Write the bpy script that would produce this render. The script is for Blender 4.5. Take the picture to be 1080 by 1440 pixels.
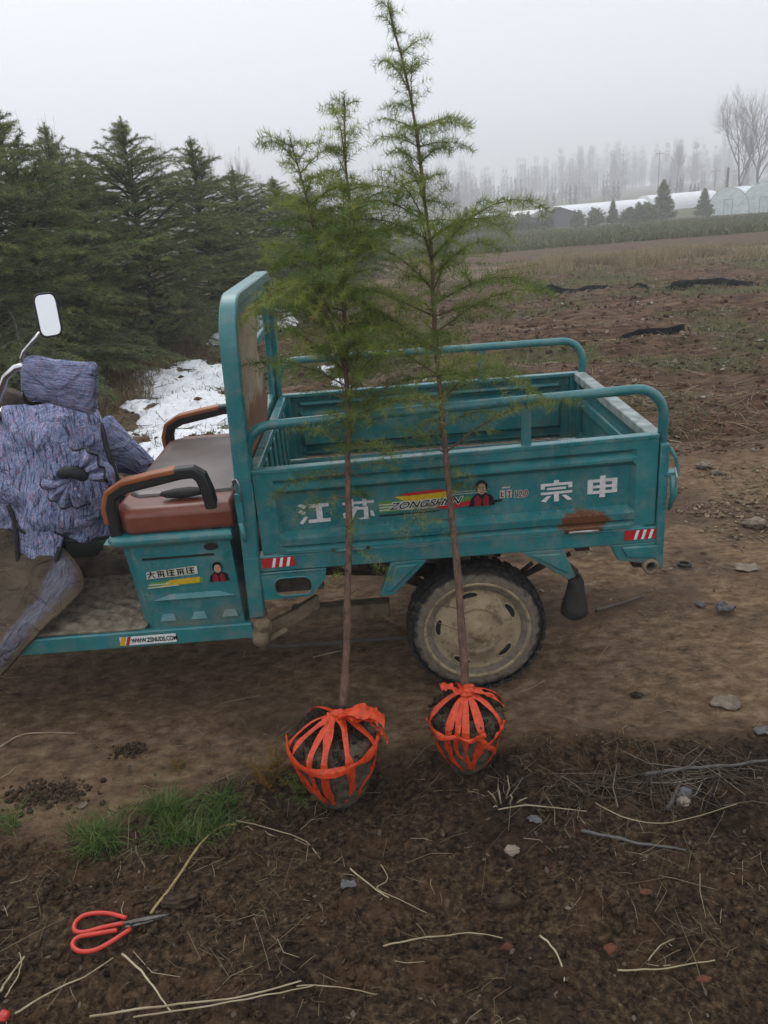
import bpy, bmesh, math, random
import numpy as np
from mathutils import Vector, Matrix

for o in list(bpy.data.objects):
    bpy.data.objects.remove(o)
scene = bpy.context.scene
COL = scene.collection
rnd = random.Random(7)
rng = np.random.default_rng(11)

# ------------------------------------------------------------------ camera
CAM = np.array([0.4728, -2.5990, 1.8388])
CR = np.array([0.99703794, -0.0251558, -0.07268098])
CU = np.array([0.07683704, 0.36729146, 0.92692667])
CF = np.array([-0.00337752, 0.92976565, -0.36813641])
FPX = 1111.62
cd = bpy.data.cameras.new('camera'); cam = bpy.data.objects.new('camera', cd); COL.objects.link(cam)
cd.sensor_fit = 'VERTICAL'; cd.sensor_height = 36.0; cd.sensor_width = 27.0
cd.lens = FPX / 1440 * 36.0
cd.clip_start = 0.05; cd.clip_end = 3000
M = Matrix(((CR[0], CU[0], -CF[0], CAM[0]), (CR[1], CU[1], -CF[1], CAM[1]), (CR[2], CU[2], -CF[2], CAM[2]), (0, 0, 0, 1)))
cam.matrix_world = M
scene.camera = cam
scene.render.resolution_x = 768; scene.render.resolution_y = 1024

# ------------------------------------------------------------------ world, sun, exposure (overcast, foggy winter day)
SUN_EL, SUN_AZ = math.radians(48), math.radians(-25)      # azimuth measured from +Y towards +X
w = bpy.data.worlds.new('World'); scene.world = w; w.use_nodes = True
nt = w.node_tree; nt.nodes.clear()
def N(t, ty, **kw):
    n = t.nodes.new(ty)
    for k, v in kw.items():
        setattr(n, k, v)
    return n
out = N(nt, 'ShaderNodeOutputWorld'); bg = N(nt, 'ShaderNodeBackground')
sky = N(nt, 'ShaderNodeTexSky', sky_type='NISHITA'); sky.sun_disc = False
sky.sun_elevation = SUN_EL; sky.sun_rotation = SUN_AZ
sky.air_density = 1.0; sky.dust_density = 6.0; sky.ozone_density = 1.0
hs = N(nt, 'ShaderNodeHueSaturation'); hs.inputs['Saturation'].default_value = 0.12
nt.links.new(sky.outputs[0], hs.inputs['Color'])
# cloud deck: an even overcast, a little brighter towards the zenith
tc = N(nt, 'ShaderNodeTexCoord'); sp = N(nt, 'ShaderNodeSeparateXYZ')
nt.links.new(tc.outputs['Generated'], sp.inputs[0])
mr = N(nt, 'ShaderNodeMapRange'); mr.inputs['From Min'].default_value = -0.05; mr.inputs['From Max'].default_value = 1.0
nt.links.new(sp.outputs['Z'], mr.inputs['Value'])
cr = N(nt, 'ShaderNodeValToRGB'); cr.color_ramp.elements[0].color = (7.9, 8.3, 9.0, 1); cr.color_ramp.elements[1].color = (12.9, 13.4, 14.3, 1)
nt.links.new(mr.outputs[0], cr.inputs[0])
mx = N(nt, 'ShaderNodeMixRGB'); mx.inputs[0].default_value = 0.88
nt.links.new(hs.outputs[0], mx.inputs[1]); nt.links.new(cr.outputs[0], mx.inputs[2])
nt.links.new(mx.outputs[0], bg.inputs['Color']); bg.inputs['Strength'].default_value = 0.1
nt.links.new(bg.outputs[0], out.inputs['Surface'])
sd = bpy.data.lights.new('sun', 'SUN'); sd.energy = 0.8; sd.angle = math.radians(35); sd.color = (1, 0.97, 0.93)
so = bpy.data.objects.new('sun', sd); COL.objects.link(so)
sv = Vector((math.sin(SUN_AZ) * math.cos(SUN_EL), math.cos(SUN_AZ) * math.cos(SUN_EL), math.sin(SUN_EL)))
so.rotation_euler = sv.to_track_quat('Z', 'Y').to_euler(); so.location = (0, 0, 40)
scene.view_settings.view_transform = 'Standard'; scene.view_settings.look = 'None'
scene.view_settings.gamma = 1.0; scene.view_settings.use_curve_mapping = False
scene.view_settings.exposure = 0.12
scene.cycles.adaptive_threshold = .02; scene.cycles.volume_bounces = 2; scene.cycles.max_bounces = 8; scene.cycles.diffuse_bounces = 3; scene.cycles.glossy_bounces = 3; scene.cycles.transmission_bounces = 4

# ------------------------------------------------------------------ measuring: a photograph pixel to a place in the world
def ray(px, py): return CR * (px - 540) / FPX - CU * (py - 720) / FPX + CF
def at(px, py, Y):
    d = ray(px, py); return CAM + d * (Y - CAM[1]) / d[1]
def atz(px, py, Z):
    d = ray(px, py); return CAM + d * (Z - CAM[2]) / d[2]

# ------------------------------------------------------------------ numpy noise
def _h(ix, iy, s):
    n = (ix.astype(np.int64) * 374761393 + iy.astype(np.int64) * 668265263 + s * 974634777) & 0xFFFFFFFF
    n = ((n ^ (n >> 13)) * 1274126177) & 0xFFFFFFFF
    n = n ^ (n >> 16)
    return (n & 0xFFFFFF) / float(0xFFFFFF)
def vn(x, y, s=0):
    x = np.asarray(x, float); y = np.asarray(y, float)
    ix = np.floor(x); iy = np.floor(y); fx = x - ix; fy = y - iy
    fx = fx * fx * (3 - 2 * fx); fy = fy * fy * (3 - 2 * fy)
    a = _h(ix, iy, s); b = _h(ix + 1, iy, s); c = _h(ix, iy + 1, s); d = _h(ix + 1, iy + 1, s)
    return (a + (b - a) * fx) * (1 - fy) + (c + (d - c) * fx) * fy
def fbm(x, y, s=0, o=4):
    v = 0; a = .5
    for i in range(o):
        v = v + a * vn(x * 2 ** i + 17.3 * i, y * 2 ** i - 9.1 * i, s + i); a *= .5
    return v
def sst(a, b, x):
    t = np.clip((x - a) / (b - a), 0, 1); return t * t * (3 - 2 * t)

# ground zones (world metres)
def edge_till(x): return -0.40 + 0.10 * np.sin(x * 1.3 + .6) + 0.05 * (x - .5)
def zones(x, y):
    wob = (fbm(x * 1.7, y * 1.7, 3) - .5) * .45
    till = 1 - sst(-.12, .10, y - edge_till(x) + wob * .8)
    far_edge = 2.35 + .10 * x + 0.25 * np.sin(x * .8)
    field = sst(-.35, .35, y - far_edge + wob * 2)
    return till, field
def gz(x, y):
    x = np.asarray(x, float); y = np.asarray(y, float)
    till, field = zones(x, y)
    z = -0.0335 * np.clip(y - 8, 0, 105) * sst(6, 14, y)
    near = 1 - sst(6, 14, np.hypot(x - .5, y))
    rid = np.abs(vn(x * 9, y * 9, 21) - .5) * 2
    z = z + till * (0.085 * (fbm(x * 3.1, y * 3.1, 5) - .47) + 0.046 * (fbm(x * 11, y * 11, 6) - .45) + 0.024 * (1 - rid) * vn(x * 4, y * 4, 8) - .004)
    tr = (1 - till) * (1 - field)
    z = z + tr * (0.022 * (fbm(x * 2, y * 4, 15) - .47) + 0.014 * (fbm(x * 13, y * 15, 16) - .45))
    fur = np.sin(y * 4.2 + 1.2 * fbm(x * .35, y * .35, 33) * 6 + .12 * x)
    z = z + field * (0.065 * fur * (1 - sst(18, 26, y)) + 0.10 * (fbm(x * 1.3, y * 1.9, 25) - .47) + .075 * (fbm(x * 5, y * 6, 27) - .45) * (1 - sst(12, 30, y)))
    return z
def atg(px, py, dz=0.0):
    p = atz(px, py, 0.0)
    for _ in range(8):
        p = atz(px, py, float(gz(p[0], p[1])) + dz)
    return p

# ------------------------------------------------------------------ mesh helpers
class MB:
    def __init__(s): s.v = []; s.f = []
    def add(s, v, f):
        b = len(s.v); s.v += [tuple(map(float, q)) for q in v]; s.f += [tuple(b + i for i in q) for q in f]; return s
    def box(s, x0, x1, y0, y1, z0, z1):
        v = [(x0, y0, z0), (x1, y0, z0), (x1, y1, z0), (x0, y1, z0), (x0, y0, z1), (x1, y0, z1), (x1, y1, z1), (x0, y1, z1)]
        return s.add(v, [(3, 2, 1, 0), (4, 5, 6, 7), (0, 1, 5, 4), (1, 2, 6, 5), (2, 3, 7, 6), (3, 0, 4, 7)])
    def prism(s, pts, y0, y1):            # outline in x,z, extruded along y
        n = len(pts)
        a = sum(pts[i][0] * pts[(i + 1) % n][1] - pts[(i + 1) % n][0] * pts[i][1] for i in range(n))
        if a < 0: pts = pts[::-1]
        v = [(p[0], y0, p[1]) for p in pts] + [(p[0], y1, p[1]) for p in pts]
        f = [tuple(range(n)), tuple(range(2 * n - 1, n - 1, -1))]
        f += [(i, n + i, n + (i + 1) % n, (i + 1) % n) for i in range(n)]
        return s.add(v, f)
    def tube(s, pts, r, n=8, caps=True, sq=None):
        P = [Vector(map(float, p)) for p in pts]; m = len(P)
        R = r if hasattr(r, '__len__') else [r] * m
        prev = None; rings = []
        for i in range(m):
            t = (P[min(i + 1, m - 1)] - P[max(i - 1, 0)])
            if t.length < 1e-9: t = Vector((0, 0, 1))
            t.normalize()
            if prev is None:
                a = Vector((0, 0, 1)) if abs(t.z) < .9 else Vector((1, 0, 0))
                u = a - t * a.dot(t)
            else:
                u = prev - t * prev.dot(t)
            if u.length < 1e-6: u = t.orthogonal()
            u.normalize(); prev = u; v = t.cross(u)
            rings.append([P[i] + (u * math.cos(2 * math.pi * k / n) + v * math.sin(2 * math.pi * k / n)) * R[i] for k in range(n)])
        V = [q for ring in rings for q in ring]; F = []
        for i in range(m - 1):
            for k in range(n):
                F.append((i * n + k, i * n + (k + 1) % n, (i + 1) * n + (k + 1) % n, (i + 1) * n + k))
        if caps:
            F.append(tuple(range(n - 1, -1, -1))); F.append(tuple((m - 1) * n + k for k in range(n)))
        return s.add(V, F)
    def lathe(s, prof, c, n=32, closed=False):   # profile of (radius, y) about an axis along y through c
        m = len(prof); V = []
        for (r, y) in prof:
            for k in range(n):
                a = 2 * math.pi * k / n
                V.append((c[0] + r * math.cos(a), c[1] + y, c[2] + r * math.sin(a)))
        F = []
        for i in range(m if closed else m - 1):
            j = (i + 1) % m
            for k in range(n):
                F.append((i * n + k, i * n + (k + 1) % n, j * n + (k + 1) % n, j * n + k))
        return s.add(V, F)
    def blob(s, c, rad, sub=2, amp=.15, seed=0, freq=2.0):
        bm = bmesh.new(); bmesh.ops.create_icosphere(bm, subdivisions=sub, radius=1)
        V = np.array([q.co[:] for q in bm.verts]); F = [tuple(q.index for q in f.verts) for f in bm.faces]; bm.free()
        nz = fbm(V[:, 0] * freq + seed, V[:, 1] * freq + V[:, 2] * 1.7 * freq, seed, 3) - .45
        V = V * (1 + amp * 2 * nz)[:, None]
        V = V * np.array(rad) + np.array(c)
        return s.add(V, F)

def link(name, me, parent=None, recenter=True):
    o = bpy.data.objects.new(name, me); COL.objects.link(o)
    if recenter and len(me.vertices):
        n = len(me.vertices); co = np.empty(n * 3, np.float32); me.vertices.foreach_get('co', co); co = co.reshape(-1, 3)
        c = (co.min(0) + co.max(0)) / 2
        if parent is None: c[2] = co[:, 2].min()
        me.vertices.foreach_set('co', (co - c).ravel()); o.location = c
    if parent is not None:
        o.parent = parent
        pw = WORLD[parent.name]
        o.location = Vector(o.location) - pw
        WORLD[o.name] = pw + Vector(o.location)
    else:
        WORLD[o.name] = Vector(o.location)
    return o
WORLD = {}
def build(mb, name, mat, parent=None, bevel=0, smooth=False, solid=0, sub=0, angle=35):
    me = bpy.data.meshes.new(name); me.from_pydata(mb.v, [], mb.f); me.update()
    bm = bmesh.new(); bm.from_mesh(me); bmesh.ops.recalc_face_normals(bm, faces=bm.faces); bm.to_mesh(me); bm.free()
    if mat: me.materials.append(mat)
    o = link(name, me, parent)
    if smooth or bevel:
        me.polygons.foreach_set('use_smooth', [True] * len(me.polygons))
        if bevel: me.set_sharp_from_angle(angle=math.radians(32))
    if solid:
        md = o.modifiers.new('s', 'SOLIDIFY'); md.thickness = solid; md.offset = 0
    if bevel:
        md = o.modifiers.new('b', 'BEVEL'); md.width = bevel; md.segments = 2; md.limit_method = 'ANGLE'; md.angle_limit = math.radians(angle)
        md.harden_normals = False
    if sub:
        md = o.modifiers.new('u', 'SUBSURF'); md.levels = sub; md.render_levels = sub
    return o
def npmesh(name, V, F, mat, parent=None, tint=None, smooth=False, uv=None):
    V = np.asarray(V, np.float32); F = np.asarray(F, np.int32); k = F.shape[1]
    me = bpy.data.meshes.new(name)
    me.vertices.add(len(V)); me.vertices.foreach_set('co', V.ravel())
    me.loops.add(F.size); me.loops.foreach_set('vertex_index', F.ravel())
    me.polygons.add(len(F)); me.polygons.foreach_set('loop_start', np.arange(0, F.size, k, dtype=np.int32)); me.polygons.foreach_set('loop_total', np.full(len(F), k, np.int32))
    if smooth: me.polygons.foreach_set('use_smooth', np.ones(len(F), bool))
    me.update(calc_edges=True)
    if tint is not None:
        for nm, val in (tint.items() if isinstance(tint, dict) else {'tint': tint}.items()):
            a = me.attributes.new(nm, 'FLOAT', 'POINT'); a.data.foreach_set('value', np.asarray(val, np.float32))
    if uv is not None:
        l = me.uv_layers.new(name='uv'); l.data.foreach_set('uv', np.asarray(uv, np.float32)[F.ravel()].ravel())
    if mat: me.materials.append(mat)
    return link(name, me, parent)
def empty(name, loc):
    o = bpy.data.objects.new(name, None); COL.objects.link(o); o.location = loc; o.empty_display_size = .2
    WORLD[o.name] = Vector(loc); return o
def tag(o, label=None, cat=None, group=None, kind=None):
    if label: o['label'] = label
    if cat: o['category'] = cat
    if group: o['group'] = group
    if kind: o['kind'] = kind
    return o
def copy_tree(o, parent=None):
    c = o.copy(); COL.objects.link(c); c.parent = parent
    for ch in o.children: copy_tree(ch, c)
    return c

# ------------------------------------------------------------------ materials
def mat(name):
    m = bpy.data.materials.new(name); m.use_nodes = True
    t = m.node_tree; b = t.nodes['Principled BSDF']; return m, t, b
def ramp(t, fac, stops, interp='LINEAR'):
    r = N(t, 'ShaderNodeValToRGB'); e = r.color_ramp.elements; r.color_ramp.interpolation = interp
    while len(e) < len(stops): e.new(.5)
    for q, (p, c) in zip(e, stops):
        q.position = p; q.color = (*c, 1) if len(c) == 3 else c
    t.links.new(fac, r.inputs[0]); return r.outputs[0]
def noise(t, scale, detail=4, vec=None, rough=.55, dist=0):
    n = N(t, 'ShaderNodeTexNoise'); n.inputs['Scale'].default_value = scale; n.inputs['Detail'].default_value = detail
    n.inputs['Roughness'].default_value = rough; n.inputs['Distortion'].default_value = dist
    if vec is None: vec = pos(t)
    t.links.new(vec, n.inputs['Vector']); return n.outputs['Fac']
def pos(t):
    for n in t.nodes:
        if n.bl_idname == 'ShaderNodeNewGeometry': return n.outputs['Position']
    return N(t, 'ShaderNodeNewGeometry').outputs['Position']
def mixc(t, fac, a, b, mode='MIX'):
    m = N(t, 'ShaderNodeMixRGB', blend_type=mode)
    for i, q in ((0, fac), (1, a), (2, b)):
        if isinstance(q, (int, float)): m.inputs[i].default_value = q
        elif isinstance(q, tuple): m.inputs[i].default_value = (*q, 1) if len(q) == 3 else q
        else: t.links.new(q, m.inputs[i])
    return m.outputs[0]
def math_(t, op, a, b=None, c=None, clamp=False):
    m = N(t, 'ShaderNodeMath', operation=op); m.use_clamp = clamp
    for i, q in enumerate((a, b, c)):
        if q is None: continue
        if isinstance(q, (int, float)): m.inputs[i].default_value = q
        else: t.links.new(q, m.inputs[i])
    return m.outputs[0]
def bump(t, b, h, strength=.3, dist=.01):
    n = N(t, 'ShaderNodeBump'); n.inputs['Strength'].default_value = strength; n.inputs['Distance'].default_value = dist
    t.links.new(h, n.inputs['Height']); t.links.new(n.outputs[0], b.inputs['Normal'])
def attr(t, name):
    a = N(t, 'ShaderNodeAttribute', attribute_name=name); return a.outputs['Fac']
def step(t, v, a, b):
    m = N(t, 'ShaderNodeMapRange', interpolation_type='SMOOTHSTEP'); m.inputs['From Min'].default_value = a; m.inputs['From Max'].default_value = b
    t.links.new(v, m.inputs['Value']); return m.outputs[0]
def setc(t, b, c):
    if isinstance(c, tuple): b.inputs['Base Color'].default_value = (*c, 1)
    else: t.links.new(c, b.inputs['Base Color'])
def plain(name, c, rough=.6, metal=0, var=.25, scale=30, bs=.15, spec=.5):
    m, t, b = mat(name)
    n = noise(t, scale, 5)
    lo = tuple(x * (1 - var) for x in c); hi = tuple(min(1, x * (1 + var)) for x in c)
    setc(t, b, ramp(t, n, [(.3, lo), (.7, hi)]))
    b.inputs['Roughness'].default_value = rough; b.inputs['Metallic'].default_value = metal
    b.inputs['Specular IOR Level'].default_value = spec
    if bs: bump(t, b, noise(t, scale * 3, 4), bs, .004)
    return m

MUD = (.115, .085, .058)
def paint(name, base=(.016, .150, .160), dust=.55, rust_at=None, mudz=.50):
    m, t, b = mat(name)
    P = pos(t); s = N(t, 'ShaderNodeSeparateXYZ'); t.links.new(P, s.inputs[0])
    n1 = noise(t, 6, 6); n2 = noise(t, 55, 6, rough=.65)
    c = mixc(t, step(t, n1, .35, .7), base, tuple(x * 1.25 + .006 for x in base))
    # dried dust film
    df = math_(t, 'MULTIPLY', step(t, noise(t, 14, 8, rough=.7), .42, .78), dust)
    c = mixc(t, df, c, (.24, .25, .21))
    # run marks down the sheet
    mp = N(t, 'ShaderNodeMapping'); mp.inputs['Scale'].default_value = (70, 70, 2.5); t.links.new(P, mp.inputs[0])
    st = noise(t, 1.0, 4, mp.outputs[0])
    c = mixc(t, math_(t, 'MULTIPLY', step(t, st, .56, .72), .22), c, (.15, .14, .11))
    ms = N(t, 'ShaderNodeMapping'); ms.inputs['Scale'].default_value = (3.5, 3.5, 160); ms.inputs['Rotation'].default_value = (0, .06, 0); t.links.new(P, ms.inputs[0])
    c = mixc(t, math_(t, 'MULTIPLY', math_(t, 'MULTIPLY', step(t, noise(t, 1.0, 3, ms.outputs[0]), .66, .70), step(t, noise(t, 3.5, 2), .45, .6)), .55), c, (.34, .38, .36))
    sp_n = math_(t, 'ADD', noise(t, 85, 3), math_(t, 'MULTIPLY', noise(t, 5, 3), .35))
    c = mixc(t, math_(t, 'MULTIPLY', step(t, sp_n, .80, .86), .7), c, (.17, .13, .09))
    # splashed mud low on the body
    ml = math_(t, 'SUBTRACT', math_(t, 'ADD', mudz, math_(t, 'MULTIPLY', math_(t, 'SUBTRACT', noise(t, 9, 7, rough=.7), .5), .55)), s.outputs[2])
    mf = math_(t, 'MULTIPLY', step(t, ml, -.02, .22), .9)
    c = mixc(t, mf, c, (.16, .125, .085))
    # chips and rust
    rf = step(t, n2, .668, .70)
    rc = ramp(t, noise(t, 200, 3), [(.3, (.06, .025, .012)), (.7, (.20, .085, .035))])
    c = mixc(t, rf, c, rc)
    if rust_at:
        d = N(t, 'ShaderNodeVectorMath', operation='SUBTRACT'); t.links.new(P, d.inputs[0]); d.inputs[1].default_value = rust_at
        e = N(t, 'ShaderNodeVectorMath', operation='MULTIPLY'); t.links.new(d.outputs[0], e.inputs[0]); e.inputs[1].default_value = (1 / .095, .1, 1 / .048)
        l = N(t, 'ShaderNodeVectorMath', operation='LENGTH'); t.links.new(e.outputs[0], l.inputs[0])
        v = math_(t, 'ADD', l.outputs['Value'], math_(t, 'MULTIPLY', math_(t, 'SUBTRACT', noise(t, 40, 6), .5), 1.1))
        c = mixc(t, math_(t, 'SUBTRACT', 1.0, step(t, v, .72, 1.05)), c, rc)
    setc(t, b, c)
    rr = math_(t, 'ADD', math_(t, 'MULTIPLY', n1, .18), math_(t, 'ADD', .20, math_(t, 'MULTIPLY', mf, .5)))
    t.links.new(rr, b.inputs['Roughness']); b.inputs['Specular IOR Level'].default_value = .55
    bump(t, b, math_(t, 'ADD', noise(t, 9, 3), math_(t, 'MULTIPLY', mf, noise(t, 120, 5))), .18, .006)
    return m
TEAL = paint('teal_paint', rust_at=(1.17, 0, .716))
TEALD = paint('teal_paint_worn', dust=.75)
TEALMUD = paint('teal_paint_muddy', dust=.5, mudz=.60)
TEALFB = paint('teal_paint_footboard', dust=.4, mudz=.385)
CAPW = plain('worn_rail_top', (.21, .25, .24), .6, var=.5, scale=18)
MUDM = plain('dried_mud', (.19, .145, .095), .9, var=.4, scale=22, bs=.6, spec=.2)
MUDD = plain('dark_muddy_metal', (.06, .046, .034), .85, var=.5, scale=18, bs=.6, spec=.25)
BLACKP = plain('black_plastic', (.012, .012, .012), .5, var=.3)
RUB = plain('black_rubber', (.018, .017, .016), .75, var=.4)
CHROME = plain('chrome', (.62, .62, .62), .22, 1.0, var=.2, scale=40, bs=.05)
GALV = plain('galvanised_wire', (.38, .38, .38), .45, .8)
WHITE = plain('white_paint', (.62, .60, .60), .55, var=.18, scale=60)
def decal(name, c, r=.35): return plain(name, c, r, var=.15, scale=80, bs=0)
D_RED = decal('sticker_red', (.42, .02, .025)); D_WHITE = decal('sticker_white', (.72, .72, .70)); D_BLACK = decal('sticker_black', (.008, .008, .01))
D_YEL = decal('sticker_yellow', (.55, .36, .02)); D_GRN = decal('sticker_green', (.10, .26, .06)); D_SKIN = decal('sticker_skin', (.45, .27, .20)); D_MAR = decal('sticker_maroon', (.22, .015, .03))
D_PALE = decal('sticker_pale', (.5, .5, .42)); D_ORG = decal('sticker_orange', (.5, .12, .02))

def leather(name, a, b2, r):
    m, t, b = mat(name)
    c = ramp(t, noise(t, 10, 6), [(.3, a), (.7, b2)])
    c = mixc(t, math_(t, 'MULTIPLY', step(t, noise(t, 28, 7), .5, .75), .25), c, (.16, .13, .10))
    setc(t, b, c); b.inputs['Roughness'].default_value = r; bump(t, b, noise(t, 260, 3), .12, .002); return m
SEATM = leather('red_brown_leather', (.14, .034, .018), (.19, .055, .032), .38)
SEATTOP = leather('worn_brown_leather', (.075, .052, .045), (.115, .085, .075), .34)
ORANGE = leather('tan_orange_vinyl', (.24, .065, .018), (.33, .11, .035), .42)
def mirror_glass():
    m, t, b = mat('mirror_glass'); setc(t, b, (.85, .86, .87)); b.inputs['Metallic'].default_value = 1; b.inputs['Roughness'].default_value = .03
    return m
MIRROR = mirror_glass()

def tyre_mat():
    m, t, b = mat('muddy_tyre')
    P = pos(t); s = N(t, 'ShaderNodeSeparateXYZ'); t.links.new(P, s.inputs[0])
    side = attr(t, 'side')
    mud = math_(t, 'ADD', side, math_(t, 'MULTIPLY', math_(t, 'SUBTRACT', noise(t, 26, 6), .5), 1.3))
    f = step(t, mud, .35, .75)
    c = mixc(t, f, ramp(t, noise(t, 60, 4), [(.3, (.008, .008, .007)), (.75, (.028, .024, .020))]), ramp(t, noise(t, 45, 6), [(.3, (.10, .082, .06)), (.7, (.20, .165, .12))]))
    setc(t, b, c); b.inputs['Roughness'].default_value = .85; bump(t, b, noise(t, 90, 5), .5, .006); return m
TYRE = tyre_mat()
def rim_mat():
    m, t, b = mat('mud_coated_rim')
    c = ramp(t, noise(t, 12, 7, rough=.6), [(.25, (.18, .13, .075)), (.5, (.31, .235, .14)), (.8, (.40, .315, .20))])
    c = mixc(t, math_(t, 'MULTIPLY', step(t, noise(t, 30, 7), .50, .66), .7), c, (.12, .088, .052))
    setc(t, b, c); b.inputs['Roughness'].default_value = .75; bump(t, b, noise(t, 80, 5), .35, .004); return m
RIM = rim_mat()

def cloth_mat(name, mud=0.0):
    m, t, b = mat(name)
    u = N(t, 'ShaderNodeUVMap', uv_map='uv').outputs[0]
    mp = N(t, 'ShaderNodeMapping'); mp.inputs['Scale'].default_value = (20, 2.6, 1); t.links.new(u, mp.inputs[0])
    mp.inputs['Rotation'].default_value = (0, 0, .22)
    n = noise(t, 3.2, 6, mp.outputs[0], rough=.66, dist=.35)
    c = ramp(t, n, [(.30, (.055, .06, .11)), (.41, (.10, .12, .21)), (.455, (.29, .31, .43)), (.49, (.075, .14, .29)), (.535, (.42, .40, .51)), (.575, (.11, .14, .29)), (.61, (.30, .13, .25)), (.64, (.52, .50, .57)), (.74, (.10, .10, .2))], 'CONSTANT')
    mp2 = N(t, 'ShaderNodeMapping'); mp2.inputs['Scale'].default_value = (34, 5, 1); mp2.inputs['Location'].default_value = (3, 7, 0); t.links.new(u, mp2.inputs[0])
    n2 = noise(t, 2.2, 3, mp2.outputs[0])
    c = mixc(t, math_(t, 'MULTIPLY', step(t, n2, .58, .66), .75), c, (.30, .13, .20))
    c = mixc(t, math_(t, 'MULTIPLY', step(t, n2, .42, .35), .45), c, (.05, .07, .15))
    if mud:
        sx = N(t, 'ShaderNodeSeparateXYZ'); t.links.new(u, sx.inputs[0])
        nn = math_(t, 'MULTIPLY', math_(t, 'SUBTRACT', noise(t, 14, 6), .5), .25)
        v = math_(t, 'ADD', sx.outputs[0], nn)
        band = math_(t, 'MULTIPLY', step(t, v, .60, .68), math_(t, 'SUBTRACT', 1.0, step(t, v, .80, .90)))
        brown = ramp(t, noise(t, 8, 6), [(.3, (.060, .045, .030)), (.7, (.115, .088, .058))])
        c = mixc(t, math_(t, 'MULTIPLY', band, .85), brown, mixc(t, .62, c, (.075, .062, .05)))
    setc(t, b, c); b.inputs['Roughness'].default_value = .85; b.inputs['Specular IOR Level'].default_value = .2
    h = math_(t, 'ADD', math_(t, 'MULTIPLY', noise(t, 8, 3, dist=1.6), 1.6), math_(t, 'MULTIPLY', n, .035))
    bump(t, b, h, .9, .035); return m
CLOTH = cloth_mat('woven_quilt_cloth'); CLOTHMUD = cloth_mat('muddy_apron_cloth', 1.0)
PIPING = plain('black_piping', (.010, .010, .012), .7)

def foliage(name, dark, mid, light, trans=.3):
    m, t, b = mat(name)
    c = ramp(t, attr(t, 'tint'), [(.0, dark), (.55, mid), (1.0, light)])
    setc(t, b, c); b.inputs['Roughness'].default_value = .6; b.inputs['Specular IOR Level'].default_value = .3
    tr = N(t, 'ShaderNodeBsdfTranslucent'); t.links.new(c, tr.inputs['Color'])
    ms = N(t, 'ShaderNodeMixShader'); ms.inputs[0].default_value = trans
    o = t.nodes['Material Output']; t.links.new(b.outputs[0], ms.inputs[1]); t.links.new(tr.outputs[0], ms.inputs[2]); t.links.new(ms.outputs[0], o.inputs[0])
    return m
NEEDLE = foliage('sapling_needles', (.060, .098, .024), (.135, .195, .044), (.33, .36, .08), .42)
CEDAR = foliage('cedar_needles', (.045, .070, .027), (.145, .185, .064), (.32, .33, .12))
GRASS = foliage('green_grass', (.04, .08, .014), (.075, .14, .025), (.17, .20, .06))
WEED = foliage('field_weeds', (.045, .06, .014), (.10, .115, .026), (.19, .175, .05))
DRY = foliage('dry_grass', (.11, .075, .038), (.20, .145, .075), (.36, .29, .17))
STRAW = foliage('straw', (.12, .085, .05), (.27, .21, .125), (.52, .44, .30), .1)
ORGW = foliage('rusty_sprig', (.10, .085, .02), (.17, .11, .02), (.27, .15, .02))
ROOTH = foliage('root_fibre', (.012, .009, .006), (.035, .026, .016), (.085, .062, .036), .1)
LEAF = foliage('dead_leaf', (.06, .042, .028), (.15, .11, .075), (.30, .26, .22), .15)
HEDGE = foliage('hedge_leaf', (.06, .072, .024), (.11, .12, .042), (.17, .155, .065))
def bark(name, a, b2, sc=30):
    m, t, b = mat(name)
    mp = N(t, 'ShaderNodeMapping'); mp.inputs['Scale'].default_value = (1, 1, .35); t.links.new(pos(t), mp.inputs[0])
    n = noise(t, sc, 6, mp.outputs[0], rough=.65)
    setc(t, b, ramp(t, n, [(.3, a), (.7, b2)])); b.inputs['Roughness'].default_value = .8; bump(t, b, n, .6, .006); return m
BARK = bark('sapling_bark', (.045, .026, .017), (.185, .105, .065), 70)
BARKD = bark('dark_bark', (.045, .034, .026), (.10, .08, .062), 20)
BARKG = bark('grey_bark', (.07, .062, .055), (.13, .12, .108), 8)
TAPE = None
def tape_mat():
    m, t, b = mat('orange_red_tape')
    c = ramp(t, noise(t, 40, 4), [(.3, (.62, .045, .010)), (.7, (.85, .10, .025))])
    c = mixc(t, math_(t, 'MULTIPLY', step(t, noise(t, 55, 5), .55, .7), .45), c, (.12, .045, .022))
    setc(t, b, c); b.inputs['Roughness'].default_value = .35
    tr = N(t, 'ShaderNodeBsdfTranslucent'); t.links.new(c, tr.inputs['Color']); ms = N(t, 'ShaderNodeMixShader'); ms.inputs[0].default_value = .25
    o = t.nodes['Material Output']; t.links.new(b.outputs[0], ms.inputs[1]); t.links.new(tr.outputs[0], ms.inputs[2]); t.links.new(ms.outputs[0], o.inputs[0])
    bump(t, b, noise(t, 60, 3, dist=1), .4, .006); return m
TAPE = tape_mat()
SOILB = plain('root_ball_soil', (.095, .074, .052), .95, var=.55, scale=35, bs=1.0, spec=.15)
SOILD = plain('dark_soil_lumps', (.050, .034, .021), .95, var=.6, scale=45, bs=1.0, spec=.15)
ROOTM = plain('dark_root_moss', (.030, .023, .016), .95, var=.6, scale=60, bs=1.0, spec=.1)

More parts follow.
